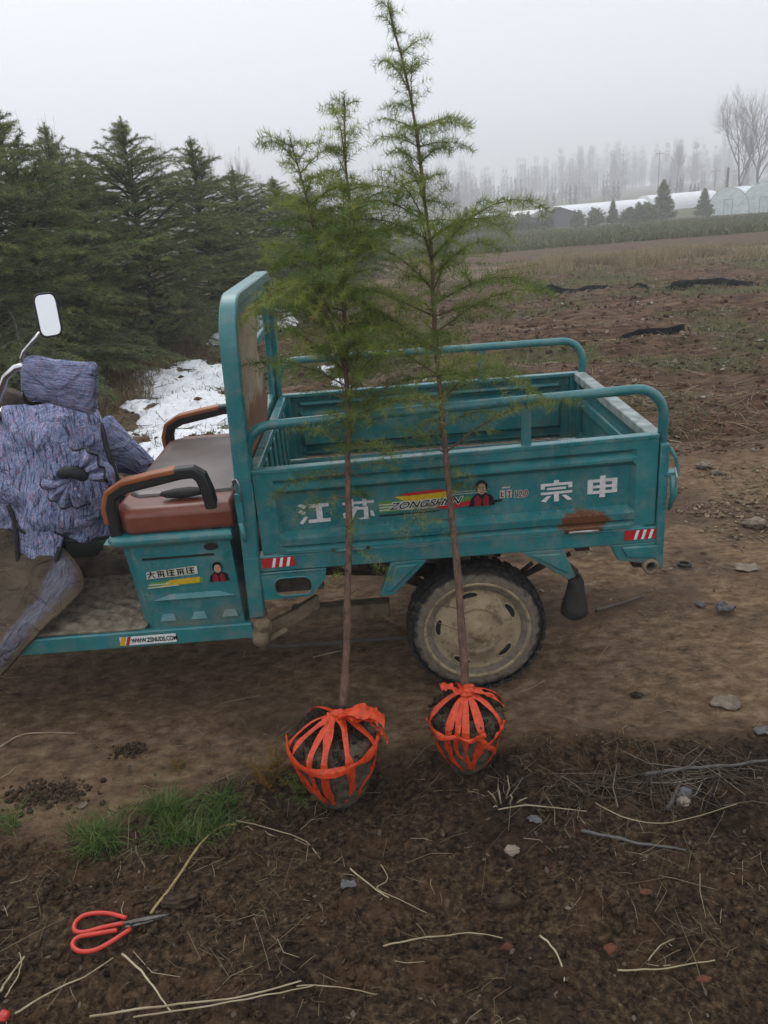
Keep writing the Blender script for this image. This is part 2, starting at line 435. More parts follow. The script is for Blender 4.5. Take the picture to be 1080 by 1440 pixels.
def ground_mat():
    m, t, b = mat('soil')
    P = pos(t)
    till = attr(t, 'till'); field = attr(t, 'field'); green = attr(t, 'green'); straw = attr(t, 'straw'); wet = attr(t, 'wet'); far = attr(t, 'far')
    n_big = noise(t, 1.7, 5); n_mid = noise(t, 9, 6, rough=.62); n_fine = noise(t, 48, 6, rough=.7); n_gr = noise(t, 170, 4, rough=.7)
    # tilled soil: dark brown crumbs with reddish and grey patches
    ct = ramp(t, n_fine, [(.33, (.010, .006, .0036)), (.5, (.072, .043, .023)), (.66, (.19, .125, .072))])
    ct = mixc(t, math_(t, 'MULTIPLY', step(t, n_mid, .50, .66), .65), ct, (.115, .062, .032))
    ct = mixc(t, math_(t, 'MULTIPLY', step(t, n_big, .48, .66), .72), ct, (.022, .0145, .009))
    # beaten track: smoother, paler
    mp = N(t, 'ShaderNodeMapping'); mp.inputs['Scale'].default_value = (.8, 1.25, 1); t.links.new(P, mp.inputs[0])
    n_st = noise(t, 16, 9, mp.outputs[0], rough=.72)
    ck = ramp(t, n_st, [(.33, (.042, .024, .013)), (.5, (.135, .084, .047)), (.68, (.235, .162, .10))])
    ck = mixc(t, math_(t, 'MULTIPLY', step(t, n_fine, .60, .75), .5), ck, (.13, .105, .08))
    ck = mixc(t, math_(t, 'MULTIPLY', step(t, noise(t, 4.5, 5), .52, .68), .5), ck, (.098, .058, .036))
    ck = mixc(t, math_(t, 'MULTIPLY', wet, .6), ck, (.040, .027, .018))
    # open field: red-brown with litter
    mf = N(t, 'ShaderNodeMapping'); mf.inputs['Scale'].default_value = (.45, 1.6, 1); t.links.new(P, mf.inputs[0])
    n_f = noise(t, 7, 10, mf.outputs[0], rough=.76)
    cf = ramp(t, n_f, [(.34, (.013, .007, .004)), (.48, (.080, .042, .024)), (.64, (.20, .128, .08))])
    cf = mixc(t, math_(t, 'MULTIPLY', step(t, n_fine, .60, .72), .4), cf, (.17, .13, .095))
    c = mixc(t, field, ck, cf); c = mixc(t, till, c, ct)
    gcol = ramp(t, noise(t, 30, 6), [(.3, (.045, .052, .018)), (.7, (.10, .105, .038))])
    c = mixc(t, math_(t, 'MULTIPLY', green, math_(t, 'ADD', .35, n_mid)), c, gcol)
    scol = ramp(t, noise(t, 40, 6), [(.3, (.11, .078, .042)), (.7, (.26, .20, .12))])
    c = mixc(t, math_(t, 'MULTIPLY', straw, math_(t, 'ADD', .35, n_mid)), c, scol)
    setc(t, b, c); b.inputs['Roughness'].default_value = .93; b.inputs['Specular IOR Level'].default_value = .18
    h = math_(t, 'ADD', math_(t, 'MULTIPLY', n_fine, 1.0), math_(t, 'MULTIPLY', n_gr, .45))
    bs = N(t, 'ShaderNodeBump'); bs.inputs['Distance'].default_value = .035
    t.links.new(h, bs.inputs['Height'])
    t.links.new(math_(t, 'ADD', .35, math_(t, 'MULTIPLY', math_(t, 'ADD', till, math_(t, 'MULTIPLY', field, .6)), .6)), bs.inputs['Strength'])
    t.links.new(bs.outputs[0], b.inputs['Normal'])
    return m
GROUND = ground_mat()
def snow_mat():
    m, t, b = mat('old_snow')
    n = noise(t, 7, 6)
    c = ramp(t, n, [(.3, (.62, .64, .68)), (.6, (.80, .81, .83))])
    c = mixc(t, step(t, noise(t, 34, 6, rough=.7), .60, .68), c, (.12, .09, .06))
    setc(t, b, c); b.inputs['Roughness'].default_value = .7; bump(t, b, noise(t, 25, 6), .6, .03)
    return m
SNOW = snow_mat()
FILM = plain('black_mulch_film', (.005, .005, .006), .9, var=.5, scale=12, bs=.8, spec=.05)
FILMG = plain('pale_plastic_scrap', (.095, .095, .095), .7, var=.5, scale=30, bs=.7, spec=.3)
YSTALK = plain('yellow_stalk', (.27, .20, .075), .6, var=.35, scale=25)
BRICK = plain('brick_fragment', (.12, .045, .027), .9, var=.3, scale=60, bs=.5, spec=.2)
CLAY = plain('clay_film', (.17, .135, .10), .85, var=.4, scale=35, bs=.8, spec=.2)
STONE = plain('pale_stone', (.24, .19, .14), .8, var=.25, scale=40, bs=.4)
STONEG = plain('grey_stone', (.09, .085, .08), .8, var=.3, scale=40, bs=.4)
# ------------------------------------------------------------------ ground sheet
def axis(a0, a1, fine0, fine1, d, g):
    xs = list(np.arange(fine0, fine1, d)); s = d; x = xs[-1]
    while x < a1: s *= g; x += s; xs.append(x)
    s = d; x = fine0; pre = []
    while x > a0: s *= g; x -= s; pre.append(x)
    return np.array(pre[::-1] + xs)
gx = axis(-570, 570, -1.2, 2.6, .0135, 1.035); gy = axis(-60, 570, -1.7, 1.6, .0135, 1.030)
GX, GY = np.meshgrid(gx, gy, indexing='ij')
GZ = gz(GX, GY)
nx, ny = GX.shape
idx = np.arange(nx * ny).reshape(nx, ny)
gF = np.stack([idx[:-1, :-1], idx[1:, :-1], idx[1:, 1:], idx[:-1, 1:]], -1).reshape(-1, 4)
x, y = GX.ravel(), GY.ravel()
till, field = zones(x, y)
row_left = sst(.3, -1.2, x - (-1.2 - .05 * (y - 5)))          # strip by the cedar row
green = np.clip(sst(.50, .68, fbm(x * .8, y * 1.1, 41)) * field * .9 * sst(3, 5, y), 0, 1)
green = np.maximum(green, sst(35, 39, y) * .9)
straw = sst(19.5, 21.0, y + (fbm(x * .4, y * .4, 51) - .5) * 4) * (1 - sst(24, 27, y)) * .9
straw = np.maximum(straw, row_left * field * .75)
wet = sst(.46, .62, fbm(x * .9 + 4, y * 1.6, 61)) * (1 - till) * (1 - field)          # damp patches on the beaten earth
ground = npmesh('ground', np.stack([x, y, GZ.ravel()], 1), gF, GROUND, None, {'till': till, 'field': field, 'green': green, 'straw': straw, 'wet': wet, 'far': sst(20, 60, y)}, smooth=True)
tag(ground, kind='structure')

# ------------------------------------------------------------------ the cargo tricycle
L, W = 1.447, 1.124
ZT, ZP, ZR, ZLOOP = 1.005, .682, .615, 1.163
trike = empty('cargo_tricycle', (.30, .56, 0))
tag(trike, 'teal three-wheeled cargo tricycle with open steel bed, red-brown seat and muddy wheels', 'tricycle')

def tilt(x, near=True): return (x - L / 2) * .014 if near else 0
PROF = [(ZT, 0), (.966, 0), (.963, .020), (.953, .022), (.936, -.013), (.928, -.013), (.904, .021), (.757, .021), (.738, -.013), (.715, -.011), (.709, .008), (.694, -.016), (.684, -.016)]
PLATE_Y = .021
def side_panel(y0, sgn, near):
    xs = [.018, .085, .105, 1.335, 1.355, 1.427]
    mb = MB(); V = []; 
    for x in xs:
        inner = .1 < x < 1.35
        for (z, d) in PROF:
            V.append((x, y0 + sgn * (d if inner else 0), z + tilt(x, near) * (z - ZP) / (ZT - ZP)))
    n = len(PROF)
    F = [(i * n + k, (i + 1) * n + k, (i + 1) * n + k + 1, i * n + k + 1) for i in range(len(xs) - 1) for k in range(n - 1)]
    mb.add(V, F)
    o = build(mb, 'side_panel', TEAL if near else TEALD, trike, solid=.004)
    return o
panel = side_panel(0, 1, True); fpanel = side_panel(W, -1, False)
# folded rims of the two panels (top flange and end flanges)
for (pp, y0, sgn, near) in ((panel, 0, 1, True), (fpanel, W, -1, False)):
    mb = MB()
    z0, z1 = ZT + tilt(.018, near), ZT + tilt(L, near)
    ya, yb = sorted((y0 - sgn * .004, y0 + sgn * .034))
    v = []
    for x, z in ((.014, z0), (1.429, z1)):
        v += [(x, ya, z - .012), (x, yb, z - .012), (x, yb, z + .004), (x, ya, z + .004)]
    mb.add(v, [(0, 1, 5, 4), (1, 2, 6, 5), (2, 3, 7, 6), (3, 0, 4, 7), (3, 2, 1, 0), (4, 5, 6, 7)])
    build(mb, 'top_flange', TEALD, pp, bevel=.003)
    for x0 in (.02, 1.388):
        mb = MB(); mb.box(x0, x0 + .036, *sorted((y0 + sgn * .004, y0 + sgn * .030)), ZP + .006, ZT - .012); build(mb, 'end_flange', TEALD, pp, bevel=.003)
# tailgate
mb = MB(); mb.box(L - .012, L + .006, .036, W - .036, .66, .985); tg = build(mb, 'tailgate', TEALD, trike, bevel=.003)
mb = MB(); mb.box(L - .044, L + .010, .036, W - .036, .972, 1.012); build(mb, 'top_rail', CAPW, tg, bevel=.006)
mb = MB(); mb.box(L - .030, L - .010, .05, W - .05, .855, .905); build(mb, 'rib', TEALD, tg, bevel=.006)
mb = MB(); mb.box(L - .030, L - .010, .05, W - .05, .69, .73); build(mb, 'rib', TEALD, tg, bevel=.006)
for y0 in (.045, W - .085):
    mb = MB(); mb.box(L - .033, L - .0125, y0, y0 + .04, .66, .972); build(mb, 'end_stile', TEALD, tg, bevel=.004)
# bed front wall
mb = MB(); mb.box(.012, .020, .03, W - .03, .66, .965); fw = build(mb, 'bed_front_wall', TEALD, trike)
for k in range(7):
    yy = .13 + k * .14; mb = MB(); mb.box(.0205, .034, yy, yy + .05, .68, .95); build(mb, 'rib', TEALD, fw, bevel=.005)
mb = MB(); mb.box(.004, .040, .03, W - .03, .966, 1.002); build(mb, 'top_rail', TEALD, fw, bevel=.004)
# floor
mb = MB(); mb.box(.0, L, .012, W - .012, .635, .660); bf = build(mb, 'bed_floor', TEALMUD, trike)
for k in range(9):
    yy = .09 + k * .115; mb = MB(); mb.box(.05, L - .04, yy, yy + .035, .6605, .668); build(mb, 'rib', TEALMUD, bf, bevel=.003)
# lower side sills and cross bearers
for y0, y1 in ((-.010, .045), (W - .045, W + .010)):
    mb = MB(); mb.box(.0, L + .01, y0, y1, ZR, ZP - .004); build(mb, 'side_sill', TEAL, trike, bevel=.005)
for xx in (.30, .72, 1.16):
    mb = MB(); mb.box(xx, xx + .05, .05, W - .05, .575, .634); build(mb, 'cross_bearer', MUDD, trike)
# rear corner posts
for y0, y1 in ((-.014, .032), (W - .032, W + .014)):
    mb = MB(); mb.box(L - .016, L + .016, y0, y1, .512, .985); build(mb, 'corner_post', TEAL, trike, bevel=.004)
# rail hoops with a flat strut each
def hoop(yc, near):
    pts = []; r = .10; zt = ZLOOP; x0, x1 = .006, L + .000
    t0, t1 = (tilt(0, near) * 1.2, tilt(L, near) * 1.2) if near else (0.004, -.004)
    pts.append((x0, yc, ZT - .03 + t0))
    for k in range(9):
        a = math.pi - k * math.pi / 16; pts.append((x0 + r + r * math.cos(a), yc, zt - r + r * math.sin(a) + t0))
    for k in range(9):
        a = math.pi / 2 - k * math.pi / 16; pts.append((x1 - r + r * math.cos(a), yc, zt - r + r * math.sin(a) + t1))
    pts.append((x1, yc, .90 + t1))
    m = MB(); m.tube(pts, .0175, 12); h = build(m, 'rail_hoop', TEAL if near else TEALD, trike, smooth=True)
    m = MB(); m.box(.955, .990, yc - .006, yc + .006, ZT, ZLOOP - .008); build(m, 'strut', TEAL, h, bevel=.002)
    return h
hoop(.024, True); hoop(W - .024, False)
# headboard: tall square-tube arch in front of the bed, with flange and a torn board lashed in it
def sweep_rect(mb, pts, hw, hd, nrm=(1, 0, 0)):
    P = [Vector(p) for p in pts]; nv = Vector(nrm); rings = []
    for i, p in enumerate(P):
        t = (P[min(i + 1, len(P) - 1)] - P[max(i - 1, 0)]).normalized(); s = t.cross(nv).normalized()
        rings.append([p + nv * hw + s * hd, p - nv * hw + s * hd, p - nv * hw - s * hd, p + nv * hw - s * hd])
    V = [q for r in rings for q in r]; F = []
    for i in range(len(P) - 1):
        for k in range(4): F.append((i * 4 + k, i * 4 + (k + 1) % 4, (i + 1) * 4 + (k + 1) % 4, (i + 1) * 4 + k))
    F += [(3, 2, 1, 0), tuple(4 * (len(P) - 1) + k for k in range(4))]
    return mb.add(V, F)
def arch_pts(y0, y1, zb, zt, r, xb, xt):
    pts = [(xb, y0, zb), (xb + (xt - xb) * .35, y0, zb + (zt - zb) * .35)]
    for k in range(8):
        a = math.pi - k * math.pi / 14; z = zt - r + r * math.sin(a); pts.append((xb + (xt - xb) * (z - zb) / (zt - zb), y0 + r + r * math.cos(a), z))
    for k in range(8):
        a = math.pi / 2 - k * math.pi / 14; z = zt - r + r * math.sin(a); pts.append((xb + (xt - xb) * (z - zb) / (zt - zb), y1 - r + r * math.cos(a), z))
    pts += [(xb + (xt - xb) * .35, y1, zb + (zt - zb) * .35), (xb, y1, zb)]
    return pts
mb = MB(); sweep_rect(mb, arch_pts(.0, W + .0, .437, 1.563, .15, -.034, .010), .029, .021); hb = build(mb, 'headboard_frame', TEAL, trike, bevel=.006, angle=50)
mb = MB(); sweep_rect(mb, arch_pts(.042, W - .042, .70, 1.520, .12, -.024, .006), .006, .021); build(mb, 'inner_flange', TEALD, hb)
mb = MB(); mb.box(-.045, -.012, .03, W - .03, .965, 1.02); build(mb, 'cross_bar', TEAL, hb, bevel=.004)
mb = MB(); mb.box(-.035, -.012, .56, W - .02, 1.30, 1.335); build(mb, 'cross_bar', TEALD, hb, bevel=.004)
def board_mat():
    m, t, b = mat('weathered_board')
    n = noise(t, 7, 7, rough=.65)
    c = ramp(t, n, [(.3, (.20, .135, .075)), (.5, (.33, .245, .15)), (.72, (.40, .32, .21))])
    s = N(t, 'ShaderNodeSeparateXYZ'); t.links.new(pos(t), s.inputs[0])
    lo = math_(t, 'ADD', s.outputs[2], math_(t, 'MULTIPLY', math_(t, 'SUBTRACT', noise(t, 6, 5), .5), .3))
    c = mixc(t, math_(t, 'SUBTRACT', 1.0, step(t, lo, 1.13, 1.2)), c, (.17, .072, .034))
    c = mixc(t, step(t, noise(t, 38, 5), .62, .7), c, (.07, .05, .035))
    setc(t, b, c); b.inputs['Roughness'].default_value = .85; bump(t, b, n, .5, .01); return m
BOARD = board_mat()
pts = [(.075, .98), (.075, 1.485)]
for k in range(12): pts.append((.10 + k * .04, 1.505 + .004 * rnd.random()))
pts += [(.64, 1.48)]
for k in range(11):
    z = 1.44 - k * .045; pts.append((.62 + .07 * math.sin(k * 1.7) * rnd.random() + (.10 if k > 4 else 0), z))
pts += [(.70, .98)]
mb = MB(); n = len(pts)
mb.add([(-.012 + .03 * (p[1] - 1), p[0], p[1]) for p in pts] + [(-.004 + .03 * (p[1] - 1), p[0], p[1]) for p in pts], [tuple(range(n)), tuple(range(2 * n - 1, n - 1, -1))] + [(i, n + i, n + (i + 1) % n, (i + 1) % n) for i in range(n)])
tag(build(mb, 'backing_board', BOARD, hb), 'torn tan backing board inside the headboard arch')
# latches
def latch(x, z, y, nm='latch'):
    mb = MB(); mb.box(x - .012, x + .012, y - .012, y, z - .10, z + .005); l = build(mb, nm, TEALMUD, trike, bevel=.003)
    mb = MB(); mb.tube([(x - .011, y - .017, z - .02), (x - .013, y - .018, z + .04), (x - .006, y - .018, z + .062), (x + .006, y - .018, z + .062), (x + .013, y - .018, z + .04), (x + .011, y - .017, z - .02)], .003, 6); build(mb, 'wire_bail', GALV, l, smooth=True)
    mb = MB(); mb.tube([(x - .002, y - .012, z - .10), (x + .004, y - .016, z - .16), (x + .006, y - .012, z - .175)], [.010, .008, .003], 8); build(mb, 'hook', TEALMUD, l, smooth=True)
    mb = MB(); mb.tube([(x - .004, y - .022, z + .052), (x - .004, y + .004, z + .052)], .007, 8); build(mb, 'bolt', MUDD, l)
latch(-.036, .925, -.021)
mb = MB()
mb.tube([(L + .018, -.010, .97), (L + .038, -.018, .93), (L + .044, -.018, .885), (L + .032, -.016, .86)], .006, 8)
mb.tube([(L + .030, -.014, .87), (L + .038, -.018, .80), (L + .024, -.012, .74)], [.012, .014, .006], 8)
build(mb, 'tail_latch', TEALMUD, trike, smooth=True)
mb = MB(); mb.tube([(L + .035, -.018, .90), (L + .042, -.026, .86), (L + .034, -.026, .82)], .004, 6); build(mb, 'wire_bail', GALV, trike, smooth=True)
mb = MB(); mb.box(L + .004, L + .050, -.02, .02, .868, .882); build(mb, 'catch_plate', TEALMUD, trike, bevel=.002)
for xx in (.335, 1.17):
    mb = MB(); mb.tube([(xx - .055, -.013, ZP - .001), (xx + .055, -.013, ZP - .001)], .0075, 8); h = build(mb, 'hinge', GALV if xx > 1 else TEALMUD, trike, smooth=True)
    for dx in (-.062, .062):
        mb = MB(); mb.tube([(xx + dx, -.02, ZP + .004), (xx + dx, .0, ZP + .004)], .008, 6); build(mb, 'bolt', MUDD, h)
mb = MB(); mb.tube([(.004, -.012, .70), (.012, -.012, .96)], .006, 6); build(mb, 'hinge_pin', TEAL, trike, smooth=True)
# hanging brackets under the sill
def rounded(x0, x1, z0, z1, r, n=5, flip=False):
    p = []
    for cx, cz, a0 in ((x1 - r, z1 - r, 0), (x0 + r, z1 - r, 90), (x0 + r, z0 + r, 180), (x1 - r, z0 + r, 270)):
        for k in range(n): a = math.radians(a0 + 90 * k / (n - 1)); p.append((cx + r * math.cos(a), cz + r * math.sin(a)))
    return p
# front bracket with a hand hole: ring of quads between outline and hole
outl = [(.002, .614), (.002, .505), (.165, .508), (.185, .516), (.232, .575), (.240, .614)]
hole = rounded(.045, .183, .517, .590, .030, 6)
bm = bmesh.new()
def loopv(pts, y): return [bm.verts.new((p[0], y, p[1])) for p in pts]
a = loopv(outl, -.012); b_ = loopv(hole, -.012)
es = [bm.edges.new((a[i], a[(i + 1) % len(a)])) for i in range(len(a))] + [bm.edges.new((b_[i], b_[(i + 1) % len(b_)])) for i in range(len(b_))]
bmesh.ops.triangle_fill(bm, edges=es, use_beauty=True)
bmesh.ops.recalc_face_normals(bm, faces=bm.faces)
mb = MB(); bm.verts.index_update(); mb.add([v.co for v in bm.verts], [[v.index for v in f.verts] for f in bm.faces]); bm.free()
hbk = build(mb, 'step_bracket', TEAL, trike, solid=.006)
mb = MB(); hp = [(p[0], -.016, p[1]) for p in hole]; mb.tube(hp + [hp[0]], .004, 6, caps=False); build(mb, 'hole_rim', TEAL, hbk, smooth=True)
mb = MB(); mb.tube([(.004, -.014, .611), (.12, -.014, .612), (.238, -.014, .612)], .005, 6); build(mb, 'seam', TEAL, hbk, smooth=True)
mb = MB(); mb.box(.01, .22, .02, .05, .515, .60); build(mb, 'backing_plate', MUDD, hbk)
def wedge(pts, inset, m=TEAL):
    mb = MB(); mb.prism(pts, -.008, .03); o = build(mb, 'mudguard_stay', m, trike, bevel=.004)
    mb = MB(); mb.prism(inset, -.016, -.007); build(mb, 'pressed_panel', TEAL, o, bevel=.006)
wedge([(.475, .616), (.605, .616), (.596, .600), (.478, .482), (.425, .478)], [(.492, .602), (.570, .602), (.470, .502), (.446, .498)])
wedge([(.945, .616), (1.100, .616), (1.146, .500), (1.120, .488), (1.06, .530)], [(.985, .602), (1.088, .602), (1.122, .515), (1.07, .545)], TEALMUD)
wedge([(1.27, .616), (1.455, .616), (1.455, .535), (1.40, .53), (1.30, .552)], [(1.31, .605), (1.44, .605), (1.435, .555), (1.33, .565)], TEALMUD)
mb = MB(); mb.lathe([(.0, .03), (.026, .03), (.030, -.02), (.024, -.025), (.018, -.02), (.018, .02)], (1.418, .0, .522), 16); build(mb, 'pipe_stub', MUDM, trike, smooth=True)
mb = MB(); mb.box(1.37, 1.455, .03, .10, .50, .615); build(mb, 'tail_bracket', MUDD, trike)
mb = MB(); mb.box(1.38, 1.43, .1, W - .1, .50, .56); build(mb, 'rear_cross_tube', MUDD, trike)
# bell shaped rubber bump boot behind the wheel
by_ = .055
mb = MB(); c0 = at(810, 818, .055); c1 = at(808, 860, .055)
mb.tube([(c0[0] - .008, by_, c0[2] + .02), c0, c0 + (c1 - c0) * .35, c0 + (c1 - c0) * .75, c1, c1 + np.array([.002, 0, -.022])], [.026, .030, .036, .050, .054, .030], 14); build(mb, 'bump_boot', RUB, trike, smooth=True)
mb = MB(); mb.tube([(1.07, .06, .61), (1.10, .06, .54), (c0[0] - .004, .056, c0[2] + .03)], .022, 8); build(mb, 'boot_bracket', MUDD, trike, bevel=.005)

# markings on the near panel
def flat(parent, polys, material, y, name, x0, z0, sx, sz, shear=0.0, rot=0.0):
    mb = MB()
    for i, poly in enumerate(polys):
        v = []
        for (a, b2) in poly:
            xx, zz = a * sx + shear * b2 * sz, b2 * sz
            v.append((x0 + xx, y - .0003 * i, z0 + zz + xx * rot))
        mb.add(v, [tuple(range(len(v)))])
    return build(mb, name, material, parent)
def R_(x0, x1, y0, y1): return [(x0, y0), (x1, y0), (x1, y1), (x0, y1)]
JIANG = [[(0, .93), (.10, 1.0), (.27, .88), (.20, .74)], [(-.02, .62), (.08, .70), (.24, .58), (.17, .45)], [(0, .06), (.10, 0), (.30, .33), (.20, .40)], R_(.36, .98, .78, .95), R_(.30, 1.0, .04, .21), R_(.57, .76, .20, .79)]
SU = [R_(0, 1, .75, .88), R_(.23, .36, .64, 1.0), R_(.64, .77, .64, 1.0), R_(.16, .80, .47, .60), R_(.66, .80, .04, .50), [(.48, .06), (.52, 0), (.80, 0), (.80, .10)], [(.38, .66), (.52, .66), (.28, .0), (.08, .06)], [(.0, .36), (.10, .42), (.13, .12), (.0, .14)], [(.86, .42), (.96, .36), (1.0, .10), (.88, .14)]]
ZONG = [R_(.42, .58, .88, 1.02), R_(0, 1, .76, .89), R_(0, .13, .62, .77), R_(.87, 1, .62, .77), R_(.2, .8, .57, .68), R_(0, 1, .36, .48), R_(.42, .58, .0, .37), [(.20, .29), (.34, .29), (.16, .0), (.0, .06)], [(.66, .29), (.80, .29), (1.0, .05), (.86, .0)]]
SHEN = [R_(.03, .2, .18, .88), R_(.8, .97, .18, .88), R_(.2, .8, .73, .88), R_(.2, .8, .18, .33), R_(.2, .8, .46, .59), R_(.41, .59, .0, 1.04)]
yd = PLATE_Y - .0045
SL = .016
for g, xx in ((JIANG, .160), (SU, .318), (ZONG, 1.022), (SHEN, 1.185)):
    tag(flat(panel, g, WHITE, yd, 'painted_character', xx, .788 + SL * (xx - .7), .112, .078, 0, SL), 'white painted Chinese character on teal side panel')
def text_mesh(s, size, material, parent, name, x, y, z, shear=0.0, sx=1.0, rot=0.0, bold=.0):
    c = bpy.data.curves.new('t', 'FONT'); c.body = s; c.size = size; c.shear = shear; c.offset = bold
    o = bpy.data.objects.new('t', c); COL.objects.link(o)
    dg = bpy.context.evaluated_depsgraph_get(); me = bpy.data.meshes.new_from_object(o.evaluated_get(dg))
    V = np.array([v.co[:] for v in me.vertices]); F = [tuple(p.vertices) for p in me.polygons]
    bpy.data.objects.remove(o); bpy.data.curves.remove(c)
    mb = MB(); mb.add([(x + v[0] * sx, y, z + v[1] + rot * v[0] * sx) for v in V], F)
    return build(mb, name, material, parent)
# long livery sticker
q = .80
stripes = [([(.0, .0), (1.0, .0), (1.0, .9), (.0, .55)], D_GRN)]
st = flat(trike, [[(0, .05), (.95, .05), (.98, .45), (.6, .55), (0, .62)]], D_GRN, yd, 'livery_sticker', .447, .797, .35, .075, 0, SL)
tag(st, 'striped racing sticker with lettering and a portrait of a man')
flat(st, [R_(0, .5, .14, .20), R_(0, .45, .28, .34), R_(0, .40, .42, .48), [(.2, .1), (1.0, .02), (1.0, .07), (.3, .2)], R_(.55, 1.1, .62, .66), R_(.55, 1.12, .74, .77)], D_PALE, yd - .001, 'pale_stripe', .447, .797, .35, .075, 0, SL)
flat(st, [[(.16, .80), (.80, .88), (.72, .55), (.30, .45)]], D_YEL, yd - .0031, 'yellow_flash', .447, .797, .35, .075, 0, SL)
flat(st, [[(.20, .92), (.62, 1.0), (.72, .86), (.30, .80)], [(.55, .12), (.95, .30), (1.02, .10), (.70, -.06)]], D_RED, yd - .0042, 'red_flash', .447, .797, .35, .075, 0, SL)
flat(st, [[(0, -.12), (.6, -.12), (.62, -.06), (0, -.06)], [(.92, -.02), (1.25, .10), (1.25, .2), (.98, .2)]], D_BLACK, yd - .0036, 'black_stripe', .447, .797, .35, .075, 0, SL)
text_mesh('ZONGSHEN', .036, D_WHITE, st, 'lettering_outline', .482, yd - .0052, .812, .45, 1.28, SL, .0024)
text_mesh('ZONGSHEN', .036, D_BLACK, st, 'lettering', .482, yd - .0060, .812, .45, 1.28, SL, .0006)
def portrait(parent, x, z, s, y):
    e = lambda cx, cz, a, b2, n=14: [(cx + a * math.cos(2 * math.pi * k / n), cz + b2 * math.sin(2 * math.pi * k / n)) for k in range(n)]
    flat(parent, [[(-.75, 0), (.75, 0), (.62, .55), (.25, .78), (-.25, .78), (-.60, .5)]], D_BLACK, y, 'portrait_jacket', x, z, s, s, 0, SL)
    flat(parent, [[(-.42, 0), (-.08, 0), (.0, .35), (-.22, .68), (-.45, .5)], [(.08, 0), (.40, 0), (.42, .5), (.22, .68), (.05, .35)]], D_MAR, y - .0008, 'portrait_shirt', x, z, s, s, 0, SL)
    flat(parent, [e(.0, 1.18, .36, .40)], D_BLACK, y - .0016, 'portrait_hair', x, z, s, s, 0, SL)
    flat(parent, [e(.0, 1.04, .25, .33)], D_SKIN, y - .0022, 'portrait_face', x, z, s, s, 0, SL)
    flat(parent, [R_(-.17, -.06, 1.10, 1.15), R_(.06, .17, 1.10, 1.15), R_(-.08, .08, .83, .87), R_(-.02, .03, .95, 1.0)], D_MAR, y - .0028, 'portrait_features', x, z, s, s, 0, SL)
portrait(st, .812, .800, .062, yd - .005)
flat(panel, [R_(0, .28, .1, .9), R_(.38, .66, .1, .9)], D_PALE, yd, 'model_mark', .877, .818, .064, .036, 0, SL)
flat(panel, [R_(.05, .23, .2, .34), R_(.05, .23, .5, .62), R_(.05, .12, .2, .8), R_(.43, .61, .2, .32), R_(.43, .61, .66, .8), R_(.49, .55, .2, .8)], D_MAR, yd - .001, 'model_mark', .877, .818, .064, .036, 0, SL)
text_mesh('120', .036, D_PALE, panel, 'model_number', .922, yd - .0006, .820, .1, 1.0, SL, .0022)
text_mesh('120', .036, D_MAR, panel, 'model_number', .922, yd - .0014, .820, .1, 1.0, SL, .0002)
text_mesh('~', .03, D_PALE, panel, 'pale_mark', .885, yd - .0014, .853, 0, 1.6, SL, .001)
def reflector(x, z, s):
    o = flat(trike, [R_(0, 1, 0, 1)], D_RED, -.0125, 'reflector_sticker', x, z, .118 * s, .038, 0, SL)
    flat(o, [[(a, .03), (a + .09, .03), (a + .17, .97), (a + .08, .97)] for a in (.28, .50, .72)], D_WHITE, -.0135, 'white_bar', x, z, .118 * s, .038, 0, SL)
reflector(.012, .632, 1.0); reflector(1.318, .632, 1.0)

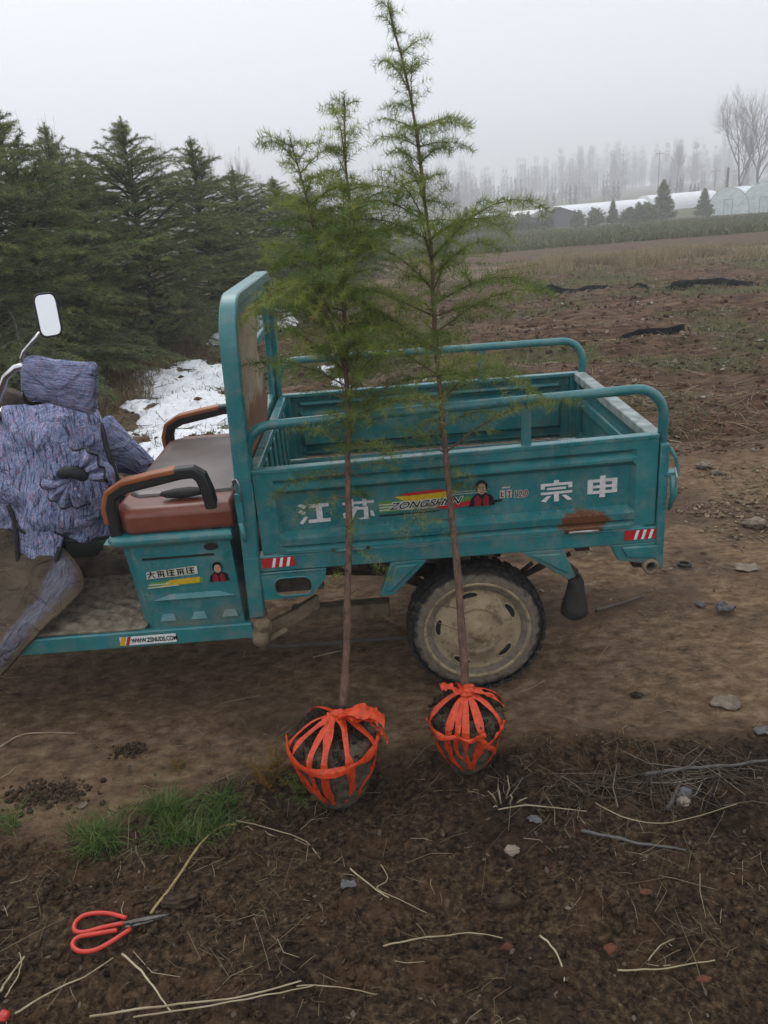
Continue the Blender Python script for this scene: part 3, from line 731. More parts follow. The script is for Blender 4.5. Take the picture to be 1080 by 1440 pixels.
# wheels
def wheel(cx, cy, R, width, name, flip=1, simple=False):
    we = empty(name, (cx, cy, R)); we.parent = trike; we.location = Vector((cx, cy, R)) - WORLD[trike.name]; WORLD[we.name] = Vector((cx, cy, R))
    r = R - .005; h = width / 2
    prof = [(r * .64, -h * .80), (r * .68, -h * .95), (r * .80, -h * 1.05), (r * .90, -h * 1.0), (r * .955, -h * .86), (r * .985, -h * .6), (r, -h * .25), (r, h * .25), (r * .985, h * .6), (r * .955, h * .86), (r * .90, h), (r * .80, h * 1.05), (r * .68, h * .95), (r * .64, h * .8)]
    n = 56; V = []; side = []
    for (rr, yy) in prof:
        for k in range(n):
            a = 2 * math.pi * k / n; V.append((cx + rr * math.cos(a), cy + yy * flip, R + rr * math.sin(a))); side.append(1.0 - sst(.86, .94, np.array(rr / r)) * 1.0)
    F = []
    m = len(prof)
    for i in range(m - 1):
        for k in range(n): F.append((i * n + k, i * n + (k + 1) % n, (i + 1) * n + (k + 1) % n, (i + 1) * n + k))
    ty = npmesh('tyre', V, F, TYRE, we, {'side': side}, smooth=True)
    # tread blocks around the crown
    mb = MB(); nb = 34
    for k in range(nb):
        for row, (yy, wd, off) in enumerate(((-.78, .26, 0), (-.25, .20, .5), (.25, .20, 0), (.78, .26, .5))):
            a0 = 2 * math.pi * (k + off) / nb; da = 2 * math.pi / nb * .34
            vs = []
            for (aa, y2, rr) in ((a0 - da, yy - wd, 0), (a0 + da, yy - wd, 0), (a0 + da * .9, yy + wd, 0), (a0 - da * .9, yy + wd, 0)):
                base = r * (.945 if abs(yy) > .5 else .985)
                vs.append((base, aa, y2))
            top = [(b_r + r * (.048 if abs(yy) > .5 else .026), aa, y2) for (b_r, aa, y2) in vs]
            al = [(cx + q * math.cos(aa), cy + y2 * h * flip, R + q * math.sin(aa)) for (q, aa, y2) in vs + top]
            mb.add(al, [(4, 5, 6, 7), (0, 1, 5, 4), (1, 2, 6, 5), (2, 3, 7, 6), (3, 0, 4, 7)])
    trd = build(mb, 'tread', TYRE, we)
    s_ = -1 * flip
    # dished steel disc with slots
    f0 = -h * .86 * flip
    rm = MB()
    pr = [(r * .775, -h * 1.06), (r * .765, -h * 1.12), (r * .735, -h * 1.08), (r * .72, -h * .95), (r * .66, -h * .80), (r * .62, -h * .70), (r * .56, -h * .72), (r * .50, -h * .80), (r * .38, -h * .98), (r * .345, -h * 1.00), (r * .335, -h * .94), (r * .31, -h * .94), (r * .16, -h * 1.02), (r * .12, -h * 1.12), (r * .11, -h * 1.25), (r * .05, -h * 1.30), (0.0005, -h * 1.30)]
    rm.lathe([(a, b2 * flip) for a, b2 in pr], (cx, cy, R), 48)
    rim = build(rm, 'rim', RIM, we, smooth=True)
    if not simple:
        for k in range(5):
            a = 2 * math.pi * (k + .12) / 5 + .35
            pts3 = []
            for j in range(14):
                b2 = 2 * math.pi * j / 14; rr = r * .555 + r * .056 * math.sin(b2); aa = a + .25 * math.cos(b2)
                pts3.append((cx + rr * math.cos(aa), cy + (-h * .765) * flip, R + rr * math.sin(aa)))
            m2 = MB(); m2.add(pts3, [tuple(range(14))]); build(m2, 'slot_shade', BLACKP, we)  # flat black face on the closed disc, painting the shade inside an opening
            m2 = MB(); m2.tube([(p[0], cy + (-h * .752) * flip, p[2]) for p in pts3 + pts3[:1]], .0035, 6, caps=False); build(m2, 'slot_lip', RIM, we, smooth=True)
        for k in range(5):
            a = 2 * math.pi * k / 5 + .1; m2 = MB(); q = r * .235
            m2.tube([(cx + q * math.cos(a), cy - h * .97 * flip, R + q * math.sin(a)), (cx + q * math.cos(a), cy - h * 1.10 * flip, R + q * math.sin(a))], .009, 6); build(m2, 'wheel_nut', RIM, we)
    return we
RW = .272
wheel(.785, .105, RW, .115, 'wheel'); wheel(.785, W - .105, RW, .115, 'wheel', -1, True)
mb = MB(); mb.tube([(.785, .16, RW), (.785, W - .16, RW)], .040, 12); mb.lathe([(.05, -.14), (.11, -.08), (.125, 0), (.11, .08), (.05, .14)], (.785, W / 2, RW), 16); build(mb, 'rear_axle', MUDD, trike, smooth=True)
for yy in (.23, W - .23):
    for k in range(4):
        ln = .40 - k * .075; mb = MB(); mb.tube([(.785 - ln, yy, RW + .21 - k * .014), (.785 - ln * .5, yy, RW + .12 - k * .018), (.785, yy, RW + .085 - k * .018), (.785 + ln * .5, yy, RW + .12 - k * .018), (.785 + ln, yy, RW + .21 - k * .014)], .010, 6); build(mb, 'leaf_spring', MUDD, trike)
for yy in (.30, W - .36):
    mb = MB(); mb.box(-.95, L - .02, yy, yy + .055, .505, .575); build(mb, 'chassis_rail', MUDD, trike, bevel=.006)
# undercarriage seen below the bed front
p0 = at(362, 892, .06); p1 = at(447, 845, .22)
mb = MB(); sweep_rect(mb, [p0, p0 + (p1 - p0) * .5 + np.array([0, 0, -.01]), p1], .028, .020, (0, .3, .95)); build(mb, 'diagonal_arm', MUDM, trike, bevel=.006)
mb = MB(); mb.tube([at(368, 905, .03), at(404, 884, .05)], .011, 10); build(mb, 'pivot_bolt', MUDM, trike, smooth=True)
mb = MB(); mb.box(-.062, -.010, .0, .07, .335, .43); mb.blob((-.038, .01, .345), (.035, .035, .055), 2, .3, 3, 3); mb.blob((-.02, .0, .40), (.035, .03, .035), 2, .3, 5, 3); build(mb, 'muddy_clamp', MUDM, trike, smooth=False)
p0 = at(410, 862, .42); p1 = at(548, 852, .42)
mb = MB(); mb.box(p0[0], p1[0], .40, .46, p1[2] - .045, p1[2] + .025); build(mb, 'subframe_beam', MUDM, trike, bevel=.005)
mb = MB(); mb.box(.02, .52, .34, .78, .42, .58); build(mb, 'battery_tray', MUDD, trike, bevel=.01)
mb = MB(); mb.tube([(-.7, W / 2, .36), (.2, W / 2, .34), (.7, W / 2, RW + .02)], .03, 10); build(mb, 'drive_shaft', MUDD, trike, smooth=True)
mb = MB(); mb.blob((-.35, W / 2, .31), (.19, .16, .11), 3, .12, 4, 2); build(mb, 'engine', MUDD, trike, smooth=True)
mb = MB(); mb.tube([(-.15, W - .18, .34), (.35, W - .18, .33), (.55, W - .2, .36)], [.02, .055, .055], 12); build(mb, 'silencer', MUDD, trike, smooth=True)

# seat box
y0, y1 = .012, .98
sb = MB()
def ringbox(mb, secs):      # stacked outlines in x,y at heights, to a lofted body
    n = len(secs[0][1]); V = []
    for z, o_ in secs: V += [(p[0], p[1], z) for p in o_]
    F = [tuple(range(n - 1, -1, -1)), tuple((len(secs) - 1) * n + k for k in range(n))]
    for i in range(len(secs) - 1):
        for k in range(n): F.append((i * n + k, i * n + (k + 1) % n, (i + 1) * n + (k + 1) % n, (i + 1) * n + k))
    return mb.add(V, F)
def chamf(x0, x1, y0, y1, c): return [(x0 + c, y0), (x1, y0), (x1, y1), (x0 + c, y1), (x0, y1 - c), (x0, y0 + c)]
ringbox(sb, [(.402, chamf(-.470, -.084, y0, y1, .045)), (.60, chamf(-.485, -.090, y0, y1, .045)), (.758, chamf(-.500, -.096, y0, y1, .045))])
seatbox = build(sb, 'seat_box', TEAL, trike, bevel=.005)
mb = MB(); ringbox(mb, [(.748, chamf(-.520, -.085, y0 - .016, y1 + .016, .03)), (.762, chamf(-.530, -.08, y0 - .026, y1 + .026, .03)), (.778, chamf(-.530, -.08, y0 - .026, y1 + .026, .03)), (.790, chamf(-.520, -.085, y0 - .012, y1 + .012, .03))])
build(mb, 'seat_lip', TEAL, seatbox, bevel=.004)
def louvre(x, z, w_, h_):
    mb = MB(); v = [(x - w_ / 2, y0 + .001, z), (x + w_ / 2, y0 + .001, z), (x + w_ * .28, y0 + .001, z + h_), (x - w_ * .28, y0 + .001, z + h_), (x - w_ / 2, y0 - .012, z + .002), (x + w_ / 2, y0 - .012, z + .002)]
    mb.add(v, [(4, 5, 2, 3), (0, 1, 5, 4), (0, 4, 3), (1, 2, 5)]); build(mb, 'louvre', TEAL, seatbox)
for xx in (-.365, -.25, -.135): louvre(xx, .440, .062, .028)
louvre(-.255, .527, .30, .020)
mb = MB(); mb.box(-.42, -.16, y0 - .004, y0 + .002, .690, .697); build(mb, 'groove_shade_strip', BLACKP, seatbox)  # raised black strip: the shade of a groove put into colour
e14 = [(-.165 + .026 * math.cos(2 * math.pi * k / 16), .725 + .014 * math.sin(2 * math.pi * k / 16)) for k in range(16)]
mb = MB(); mb.prism(e14, y0 - .005, y0 + .002); build(mb, 'key_plate', BLACKP, seatbox)
ys = y0 - .003
stx = flat(trike, [[(0, .0), (.70, .12), (.72, .42), (.05, .34)]], D_GRN, ys, 'box_sticker', -.420, .575, .29, .075, 0, .0)
tag(stx, 'small sticker with a row of outlined characters and a portrait')
flat(stx, [[(.16, .10), (.66, .16), (.68, .46), (.30, .40)]], D_YEL, ys - .001, 'yellow_flash', -.420, .575, .29, .075)
flat(stx, [[(.0, .02), (.40, .08), (.40, .13), (.0, .08)], [(.02, .18), (.3, .2), (.3, .25), (.02, .24)]], D_PALE, ys - .0016, 'pale_stripe', -.420, .575, .29, .075)
flat(stx, [[(0.01, .52), (.66, .62), (.66, 1.06), (.02, .90)]], D_PALE, ys - .0005, 'lettering_outline', -.420, .575, .29, .075)
DA = [R_(0, 1, .6, .75), [(.42, 1.0), (.58, 1.0), (.55, .55), (.16, 0), (0, .08), (.4, .55)], [(.5, .6), (.64, .5), (1, .08), (.86, 0)]]
BLK = [R_(0, .16, 0, 1), R_(.3, 1, .8, .95), R_(.3, 1, .42, .56), R_(.3, 1, .02, .16), R_(.55, .72, .1, .9)]
BLK2 = [R_(0, 1, .78, .93), R_(.1, .26, 0, .75), R_(.4, .56, .1, .75), R_(.75, .92, 0, .75), R_(.1, .9, .38, .5)]
for i, g in enumerate((DA, BLK2, BLK, BLK2, BLK)):
    flat(stx, g, D_BLACK, ys - .0022, 'lettering', -.412 + i * .036, .618 + i * .0018, .028, .026)
portrait(stx, -.155, .585, .050, ys - .001)
# seat cushion, near edge and top pad
mb = MB(); ringbox(mb, [(.788, chamf(-.49, -.075, .02, .96, .05)), (.80, chamf(-.505, -.070, .006, .975, .06)), (.862, chamf(-.505, -.070, .006, .975, .06)), (.885, chamf(-.485, -.078, .03, .95, .06))])
seat = build(mb, 'seat_cushion', SEATM, trike, bevel=.012, smooth=True)
mb = MB(); ringbox(mb, [(.878, chamf(-.475, -.085, .13, .88, .04)), (.893, chamf(-.470, -.088, .14, .87, .04)), (.899, chamf(-.455, -.10, .16, .85, .04))])
build(mb, 'seat_top', SEATTOP, seat, bevel=.006, smooth=True)
def armrest(yc):
    prof = [(-.495, .785), (-.500, .86), (-.497, .905), (-.478, .945), (-.43, .968), (-.33, .985), (-.235, 1.002), (-.19, 1.003), (-.165, .985), (-.150, .93), (-.135, .785)]
    mb = MB(); sweep_rect(mb, [(a, yc, b2) for a, b2 in prof], .024, .021, (0, 1, 0))
    o = build(mb, 'armrest', BLACKP, trike, bevel=.008, angle=40)
    top = [(-.518, .84), (-.520, .90), (-.500, .955), (-.44, .988), (-.33, 1.007), (-.25, 1.018)]
    mb = MB(); sweep_rect(mb, [(a, yc, b2 - .004) for a, b2 in top], .0255, .009, (0, 1, 0)); build(mb, 'top_pad', ORANGE, o, bevel=.004, angle=40)
armrest(.035); armrest(.935)
mb = MB(); mb.blob((-.25, .10, .905), (.09, .03, .018), 2, .2, 9); build(mb, 'seat_strap', RUB, seat, smooth=True)

# footboard
mb = MB(); mb.box(-1.50, -.06, .006, W - .12, .385, .402); build(mb, 'footboard', TEALFB, trike)
mb = MB(); mb.box(-1.50, -.058, -.012, .012, .348, .412); rail = build(mb, 'footboard_edge', TEALFB, trike, bevel=.005)
mb = MB(); mb.box(-1.50, -.058, W - .12, W - .10, .348, .412); build(mb, 'footboard_edge', TEALFB, trike, bevel=.005)
ws = flat(trike, [R_(0, 1, 0, 1)], D_WHITE, -.0135, 'web_sticker', -.555, .360, .21, .036, 0, 0)
flat(ws, [[(-.02, 0), (.07, 0), (.13, 1), (.04, 1)]], D_YEL, -.0143, 'yellow_flash', -.555, .360, .21, .036)
flat(ws, [[(.09, 0), (.15, 0), (.21, 1), (.15, 1)]], D_RED, -.0148, 'red_flash', -.555, .360, .21, .036)
text_mesh('WWW.ZSNUDS.COM', .026, D_BLACK, ws, 'lettering', -.512, -.0150, .369, 0, .68, 0, .0008)
# front end: steering column, fork, front wheel, shield and tank under the quilt
mb = MB(); mb.tube([(-1.42, W / 2, .45), (-1.18, W / 2, .95), (-.98, W / 2, 1.22)], [.035, .04, .045], 12); build(mb, 'steering_column', MUDD, trike, smooth=True)
for yy in (W / 2 - .09, W / 2 + .09):
    mb = MB(); mb.tube([(-1.62, yy, RW), (-1.45, yy, .62), (-1.25, yy, .95)], .026, 10); build(mb, 'fork_leg', CHROME, trike, smooth=True)
wheel(-1.62, W / 2, RW, .105, 'wheel', 1, True)
mb = MB(); sweep_rect(mb, [(-1.62 + .34 * math.cos(a), W / 2, RW + .34 * math.sin(a)) for a in [math.radians(q2) for q2 in range(20, 165, 12)]], .08, .006, (0, 1, 0)); build(mb, 'front_mudguard', TEALMUD, trike)
mb = MB(); ringbox(mb, [(.44, chamf(-1.06, -.84, .30, .84, .04)), (.70, chamf(-1.10, -.80, .28, .86, .04)), (.88, chamf(-1.08, -.84, .32, .80, .04))]); build(mb, 'fuel_tank', BLACKP, trike, bevel=.02)
hbz = [at(-40, 640, .30), at(-8, 572, .24), at(0, 552, .22), at(8, 530, .20), at(22, 517, .20), at(36, 514, .20), at(60, 530, .20)]
mb = MB(); mb.tube([(-1.0, W / 2, 1.20)] + [tuple(q) for q in hbz], .0125, 10); build(mb, 'handlebar', CHROME, trike, smooth=True)
fb = [(q[0], W - q[1] + .02, q[2] - (.0 if i < 3 else .02)) for i, q in enumerate(hbz)]
mb = MB(); mb.tube([(-1.0, W / 2, 1.20), (-.98, .75, 1.18), (-.92, .86, 1.10), (-.80, .92, 1.0)], .0125, 10); build(mb, 'handlebar', CHROME, trike, smooth=True)
ms = [at(31, 512, .20), at(30, 503, .20), at(33, 495, .20), at(44, 482, .20), at(56, 468, .20)]
mb = MB(); mb.tube(ms, .0062, 8); mstem = build(mb, 'mirror_stem', CHROME, trike, smooth=True)
# mirror head: rounded octagon facing the rear and the camera
mc = at(67.5, 443, .20); tocam = Vector(CAM) - Vector(mc); tocam.z = 0; tocam.normalize()
nrm = Vector((tocam.x + .35, tocam.y, .115)).normalized(); rt = Vector((0, 0, 1)).cross(nrm).normalized(); up = nrm.cross(rt); tl = .05
mw, mh = .037, .071
oc = []
for cx_, cz_, a0 in ((mw - .02, mh - .025, 0), (-mw + .02, mh - .025, 90), (-mw + .02, -mh + .025, 180), (mw - .02, -mh + .025, 270)):
    for k in range(4): a = math.radians(a0 + 30 * k); oc.append((cx_ + .02 * math.cos(a), cz_ + .025 * math.sin(a)))
def mpt(a, b2, d): return tuple(Vector(mc) + rt * (a + b2 * .05) + up * b2 + nrm * d)
n = len(oc)
mb = MB(); V = [mpt(a, b2, .0) for a, b2 in oc] + [mpt(a * 1.0, b2, -.012) for a, b2 in oc] + [mpt(a * .8, b2 * .85, -.028) for a, b2 in oc]
mb.add(V, [tuple(range(2 * n, 3 * n))] + [(i, (i + 1) % n, n + (i + 1) % n, n + i) for i in range(n)] + [(n + i, n + (i + 1) % n, 2 * n + (i + 1) % n, 2 * n + i) for i in range(n)])
mhd = build(mb, 'mirror_housing', CHROME, trike, smooth=False)
mb = MB(); mb.tube([mpt(a, b2, .0) for a, b2 in oc + oc[:1]], .0035, 6, caps=False); build(mb, 'mirror_bezel', BLACKP, mhd, smooth=True)
mb = MB(); mb.add([mpt(a * .96, b2 * .97, -.001) for a, b2 in oc], [tuple(range(n))]); build(mb, 'mirror_glass', MIRROR, mhd)

# ------------------------------------------------------------------ rubber mat on the footboard
def mat_surface():
    x0, x1, ya, yb = -.93, -.455, .0, .80
    nx_, ny_ = 44, 60; V = []; 
    for i in range(nx_):
        for j in range(ny_):
            u, v = i / (nx_ - 1), j / (ny_ - 1); xx = x0 + (x1 - x0) * u; yy = ya + (yb - ya) * v
            cr_ = .03; dx = max(0, u * (x1 - x0) - (x1 - x0 - cr_)); dy = max(0, cr_ - v * (yb - ya))
            if dx > 0 and dy > 0:
                q = math.hypot(dx, dy); 
                if q > cr_: xx -= dx * (1 - cr_ / q); yy += dy * (1 - cr_ / q)
            z = .412 + .011 * max(0, math.sin((xx * .6 + yy) * 95)) * (1 if .1 < u < .92 and .06 < v < .94 else 0) + .012 * float(fbm(np.array(xx * 7), np.array(yy * 7), 71)) + .01 * (v ** 3)
            V.append((xx, yy, z))
    F = [(i * ny_ + j, (i + 1) * ny_ + j, (i + 1) * ny_ + j + 1, i * ny_ + j + 1) for i in range(nx_ - 1) for j in range(ny_ - 1)]
    mb = MB(); mb.add(V, F); return mb
MATM = plain('mud_caked_mat', (.17, .138, .10), .9, var=.55, scale=30, bs=.8, spec=.2)
o = build(mat_surface(), 'rubber_mat', MATM, None, smooth=True, solid=.008)
tag(o, 'mud-caked ribbed rubber mat on the footboard before the seat box', 'mat')

# ------------------------------------------------------------------ quilted handlebar cover with apron
def catmull(P, t):
    n = len(P); f = t * (n - 1); i = min(int(f), n - 2); f -= i
    p0, p1, p2, p3 = P[max(i - 1, 0)], P[i], P[i + 1], P[min(i + 2, n - 1)]
    return .5 * ((2 * p1) + (p2 - p0) * f + (2 * p0 - 5 * p1 + 4 * p2 - p3) * f * f + (3 * p1 - p0 - 3 * p2 + p3) * f ** 3)
def patch(rows, nu=40, nv=40):
    R = [[np.array(p, float) for p in r_] for r_ in rows]
    G = np.zeros((nu, nv, 3))
    for j in range(nv):
        col = [catmull(r_, j / (nv - 1)) for r_ in R]
        for i in range(nu): G[i, j] = catmull(col, i / (nu - 1))
    return G
def cloth(name, rows, m, parent, nu=40, nv=40, puff=.012, thick=.016, su=1, sv=1, seed=0, world=False, swap=False):
    if not world: rows = [[at(a, b2, c) for (a, b2, c) in r_] for r_ in rows]
    G = patch(rows, nu, nv)
    du = np.gradient(G, axis=0); dv = np.gradient(G, axis=1); nn = np.cross(du, dv); nn /= np.linalg.norm(nn, axis=2)[..., None] + 1e-9
    nz = fbm(G[..., 0] * 9 + G[..., 1] * 5, G[..., 2] * 9 + seed, seed + 80, 3) - .45
    ed = np.minimum.outer(np.minimum(np.arange(nu), np.arange(nu)[::-1]), np.full(nv, 99)); 
    uu, vv = np.meshgrid(np.linspace(0, 1, nu), np.linspace(0, 1, nv), indexing='ij')
    fold = np.sin(9 * (uu * 1.1 + vv * 1.7) + 3 * nz * 2 + seed) * np.sin(4.1 * uu - 3 * vv + seed * 2) * puff * .55
    G = G + nn * (nz * puff * 2 + fold)[..., None]
    V = G.reshape(-1, 3); ii = np.arange(nu * nv).reshape(nu, nv)
    F = np.stack([ii[:-1, :-1], ii[1:, :-1], ii[1:, 1:], ii[:-1, 1:]], -1).reshape(-1, 4)
    U, Vv = np.meshgrid(np.linspace(0, 1, nu), np.linspace(0, 1, nv), indexing='ij')
    uv = np.stack([(U * su if swap else Vv * sv), (Vv * sv if swap else U * su)], -1).reshape(-1, 2)
    o = npmesh(name, V, F, m, parent, smooth=True, uv=uv)
    md = o.modifiers.new('s', 'SOLIDIFY'); md.thickness = thick; md.offset = 0
    md = o.modifiers.new('u', 'SUBSURF'); md.levels = 1; md.render_levels = 1
    return o, G
D_ = math.radians
def arc_points0(P, n): return [catmull([np.array(q) for q in P], i / (n - 1)) for i in range(n)]
def cord(name, pts, r, m, parent):
    mb = MB(); P = [np.array(p) + np.array([0, -.016, 0]) for p in pts]; mb.tube([tuple(catmull(P, k / 30)) for k in range(31)], r * 1.35, 8); return build(mb, name, m, parent, smooth=True)
qb = at(80, 640, .35)
quilt = empty('handlebar_quilt', (qb[0], .5, .42))
tag(quilt, 'padded blue and lilac woven windproof quilt draped over the tricycle handlebars', 'quilt')
rows = [
 [(-70, 615, .50), (-5, 588, .48), (38, 572, .46), (84, 559, .44), (138, 574, .46)],
 [(-70, 640, .40), (-3, 618, .36), (42, 606, .34), (92, 592, .33), (146, 606, .38)],
 [(-70, 665, .34), (0, 652, .29), (48, 652, .27), (104, 640, .27), (154, 640, .34)],
 [(-60, 690, .31), (4, 684, .26), (52, 696, .23), (112, 690, .23), (167, 675, .31)],
 [(-40, 706, .30), (14, 706, .25), (56, 728, .22), (112, 730, .22), (176, 712, .30)],
 [(-20, 718, .31), (22, 722, .26), (58, 752, .24), (104, 758, .25), (166, 748, .33)]]
body, G = cloth('body', rows, CLOTH, quilt, 56, 56, .036, .024, 1.0, 1.0, 1)
cord('piping', [tuple(G[i, -1]) for i in range(0, 56, 9)] + [tuple(G[-1, -1])], .008, PIPING, quilt)
cord('piping', [tuple(G[i, 16]) for i in (50, 53)] + [tuple(G[-1, j]) for j in range(20, 56, 7)], .006, PIPING, quilt)
# far half of the drape, hanging on the other side of the handlebars
far_rows = [[at(a, b2, c) for (a, b2, c) in rows[0]]]
for dy, dz in ((.16, -.06), (.30, -.22), (.38, -.42)):
    far_rows.append([q + np.array([-.14 * dy / .38, dy, dz]) for q in far_rows[0]])
cloth('body', far_rows, CLOTH, quilt, 30, 40, .015, .022, .7, 1, 7, world=True)
# hanging flap with black piping
rowsf = [[(14, 708, .245), (34, 725, .225), (60, 742, .215), (90, 756, .225)],
         [(24, 738, .225), (42, 748, .205), (64, 758, .20), (86, 768, .21)],
         [(27, 775, .205), (45, 782, .185), (63, 785, .185), (82, 785, .195)],
         [(29, 818, .19), (46, 816, .175), (62, 810, .175), (77, 803, .185)]]
fl, Gf = cloth('flap', rowsf, CLOTH, quilt, 30, 26, .006, .018, .7, .5, 3)
cord('piping', [tuple(Gf[i, 0]) for i in range(0, 30, 6)] + [tuple(Gf[-1, j]) for j in range(0, 26, 5)] + [tuple(Gf[-1 - i, -1]) for i in range(0, 24, 5)], .007, PIPING, quilt)
cloth('lining', [[(-60, 690, .30), (-20, 692, .275), (8, 705, .262)], [(-60, 715, .29), (-15, 715, .265), (20, 722, .25)], [(-60, 745, .29), (-15, 746, .265), (24, 742, .245)]], CLOTH, quilt, 20, 20, .012, .02, .4, .5, 5)
# hand muffs: flattened padded sleeves
def muff(name, a, b2, h0, h1, d0, d1, seed, yc, tip=1.0):
    p0, p1 = at(*a, yc), at(*b2, yc); ax = (p1 - p0); ln = np.linalg.norm(ax); ax = ax / ln
    yv = np.array([0, 1, 0.]); zv = np.cross(ax, yv); nu, nv = 30, 40; V = []; uv = []
    if zv[2] < 0: zv = -zv
    for i in range(nu):
        t = i / (nu - 1); h = h0 + (h1 - h0) * t; d = d0 + (d1 - d0) * t
        endc = max(.02, min(1, (t / .10)) ** .5) if t < .10 else (max(.25, ((1 - t) / .05)) ** .35 if t > .95 else 1)
        for j in range(nv):
            an = 2 * math.pi * j / nv
            cz_ = math.copysign(abs(math.sin(an)) ** .75, math.sin(an)); cy_ = math.copysign(abs(math.cos(an)) ** .9, math.cos(an))
            q = p0 + ax * ln * t + zv * h * cz_ * (endc ** .35) + yv * d * cy_ * endc
            V.append(q); uv.append((cz_ * .5, t * .4 + seed))
    V = np.array(V); nz = fbm(V[:, 0] * 13 + V[:, 1] * 6, V[:, 2] * 13, seed + 90, 3) - .45
    cen = V.mean(0); dirv = V - cen; dirv[:, 0] = 0
    V = V + dirv / (np.linalg.norm(dirv, axis=1)[:, None] + 1e-6) * (nz * .022)[:, None]
    F = [(i * nv + j, i * nv + (j + 1) % nv, (i + 1) * nv + (j + 1) % nv, (i + 1) * nv + j) for i in range(nu - 1) for j in range(nv)]
    o = npmesh(name, V, F, CLOTH, quilt, smooth=True, uv=uv); md = o.modifiers.new('s', 'SOLIDIFY'); md.thickness = .012; md.offset = -1
    return o
muff('hand_muff', (30, 529), (136, 547), .076, .096, .055, .028, 2, .22)
cord('piping', [at(150, 668, .80), at(180, 676, .80), at(205, 674, .81), at(216, 664, .83), at(212, 650, .84)], .007, PIPING, quilt)
muff('hand_muff', (128, 616), (214, 662), .150, .042, .09, .04, 6, .86)
cord('piping', [at(36, 548, .20), at(44, 566, .22), at(90, 560, .30), at(136, 576, .28)], .005, PIPING, quilt)
# ruffled bow: two pleated fans with black edging, gathered by a black band
def fan(a0, a1, rad, seed, kx, kz):
    kc = at(kx, kz, .205); nu, nv = 14, 60; V = []; uv = []; rim = []
    for i in range(nu):
        t = .08 + .92 * i / (nu - 1)
        for j in range(nv):
            f = j / (nv - 1); a = a0 + (a1 - a0) * f; rr = rad * t * (1 + .05 * math.sin(f * 11 + seed))
            pl = .016 * t * math.sin(f * 26 + seed) - .030 * math.sin(math.pi * min(1, t * .9)) - .010
            q = (kc[0] + rr * math.cos(a), kc[1] + pl, kc[2] + rr * math.sin(a)); V.append(q); uv.append((f * .55 + seed, t * .25))
            if i == nu - 1: rim.append(q)
    F = [(i * nv + j, i * nv + j + 1, (i + 1) * nv + j + 1, (i + 1) * nv + j) for i in range(nu - 1) for j in range(nv - 1)]
    o = npmesh('bow_loop', V, F, CLOTH, quilt, smooth=True, uv=uv); md = o.modifiers.new('s', 'SOLIDIFY'); md.thickness = .010; md.offset = 0
    mb = MB(); mb.tube([(q[0], q[1] - .002, q[2]) for q in rim], .0055, 7); build(mb, 'bow_trim', PIPING, quilt, smooth=True)
fan(D_(-28), D_(98), .098, 1.0, 112, 664); fan(D_(172), D_(298), .104, 2.3, 102, 674)
mb = MB(); kp = [at(84, 668, .165), at(96, 664, .150), at(110, 666, .148), at(122, 672, .165)]; mb.tube(arc_points0(kp, 12), [.014, .02, .023, .024, .024, .024, .024, .024, .024, .023, .02, .012], 10); build(mb, 'bow_band', PIPING, quilt, smooth=True)
# muddy lower apron
rowsa = [[(-50, 742, .27), (20, 742, .25), (66, 756, .235), (92, 772, .225)],
         [(-50, 790, .20), (24, 796, .175), (78, 800, .155), (119, 820, .14)],
         [(-50, 835, .13), (6, 842, .10), (52, 846, .08), (92, 857, .06)],
         [(-50, 885, .07), (-8, 884, .03), (24, 878, .0), (56, 890, -.022)],
         [(-60, 950, .02), (-38, 945, .0), (-18, 932, -.025), (2, 951, -.035)]]
cloth('apron', rowsa, CLOTHMUD, quilt, 40, 30, .012, .014, 1, 1, 11)

# ------------------------------------------------------------------ conifers
def tri_needles(P, D, L_, Wd, tint, rg):
    n = len(P); rv = rg.normal(size=(n, 3)); s = np.cross(D, rv); s /= np.linalg.norm(s, axis=1)[:, None] + 1e-9
    s = s * (Wd * .5)[:, None]
    V = np.empty((n * 3, 3)); V[0::3] = P - s; V[1::3] = P + s; V[2::3] = P + D * L_[:, None]
    return V, np.repeat(tint, 3)
class Tree:
    def __init__(s, seed): s.wood = MB(); s.segs = []; s.rg = np.random.default_rng(seed); s.r = random.Random(seed)
    def seg(s, a, b2, dens, ln, tint): s.segs.append((a[0], a[1], a[2], b2[0], b2[1], b2[2], dens, ln, tint))
    def needles(s, width, spread=.85, fwd=.55):
        S = np.array(s.segs); A = S[:, 0:3]; B = S[:, 3:6]; ln = np.linalg.norm(B - A, axis=1)
        cnt = s.rg.poisson(ln * S[:, 6]); i = np.repeat(np.arange(len(S)), cnt); n = len(i)
        t = s.rg.random(n); P = A[i] + (B[i] - A[i]) * t[:, None]
        d = (B - A) / (ln[:, None] + 1e-9); d = d[i]
        rv = s.rg.normal(size=(n, 3)); rv -= d * (rv * d).sum(1)[:, None]; rv /= np.linalg.norm(rv, axis=1)[:, None] + 1e-9
        D = rv * spread + d * fwd * (0.6 + .8 * s.rg.random(n))[:, None] + np.array([0, 0, .10]); D /= np.linalg.norm(D, axis=1)[:, None]
        Ln = S[i, 7] * (.7 + .5 * s.rg.random(n)); tint = np.clip(S[i, 8] + s.rg.normal(0, .10, n), 0, 1)
        return tri_needles(P, D, Ln, np.full(n, width), tint, s.rg)
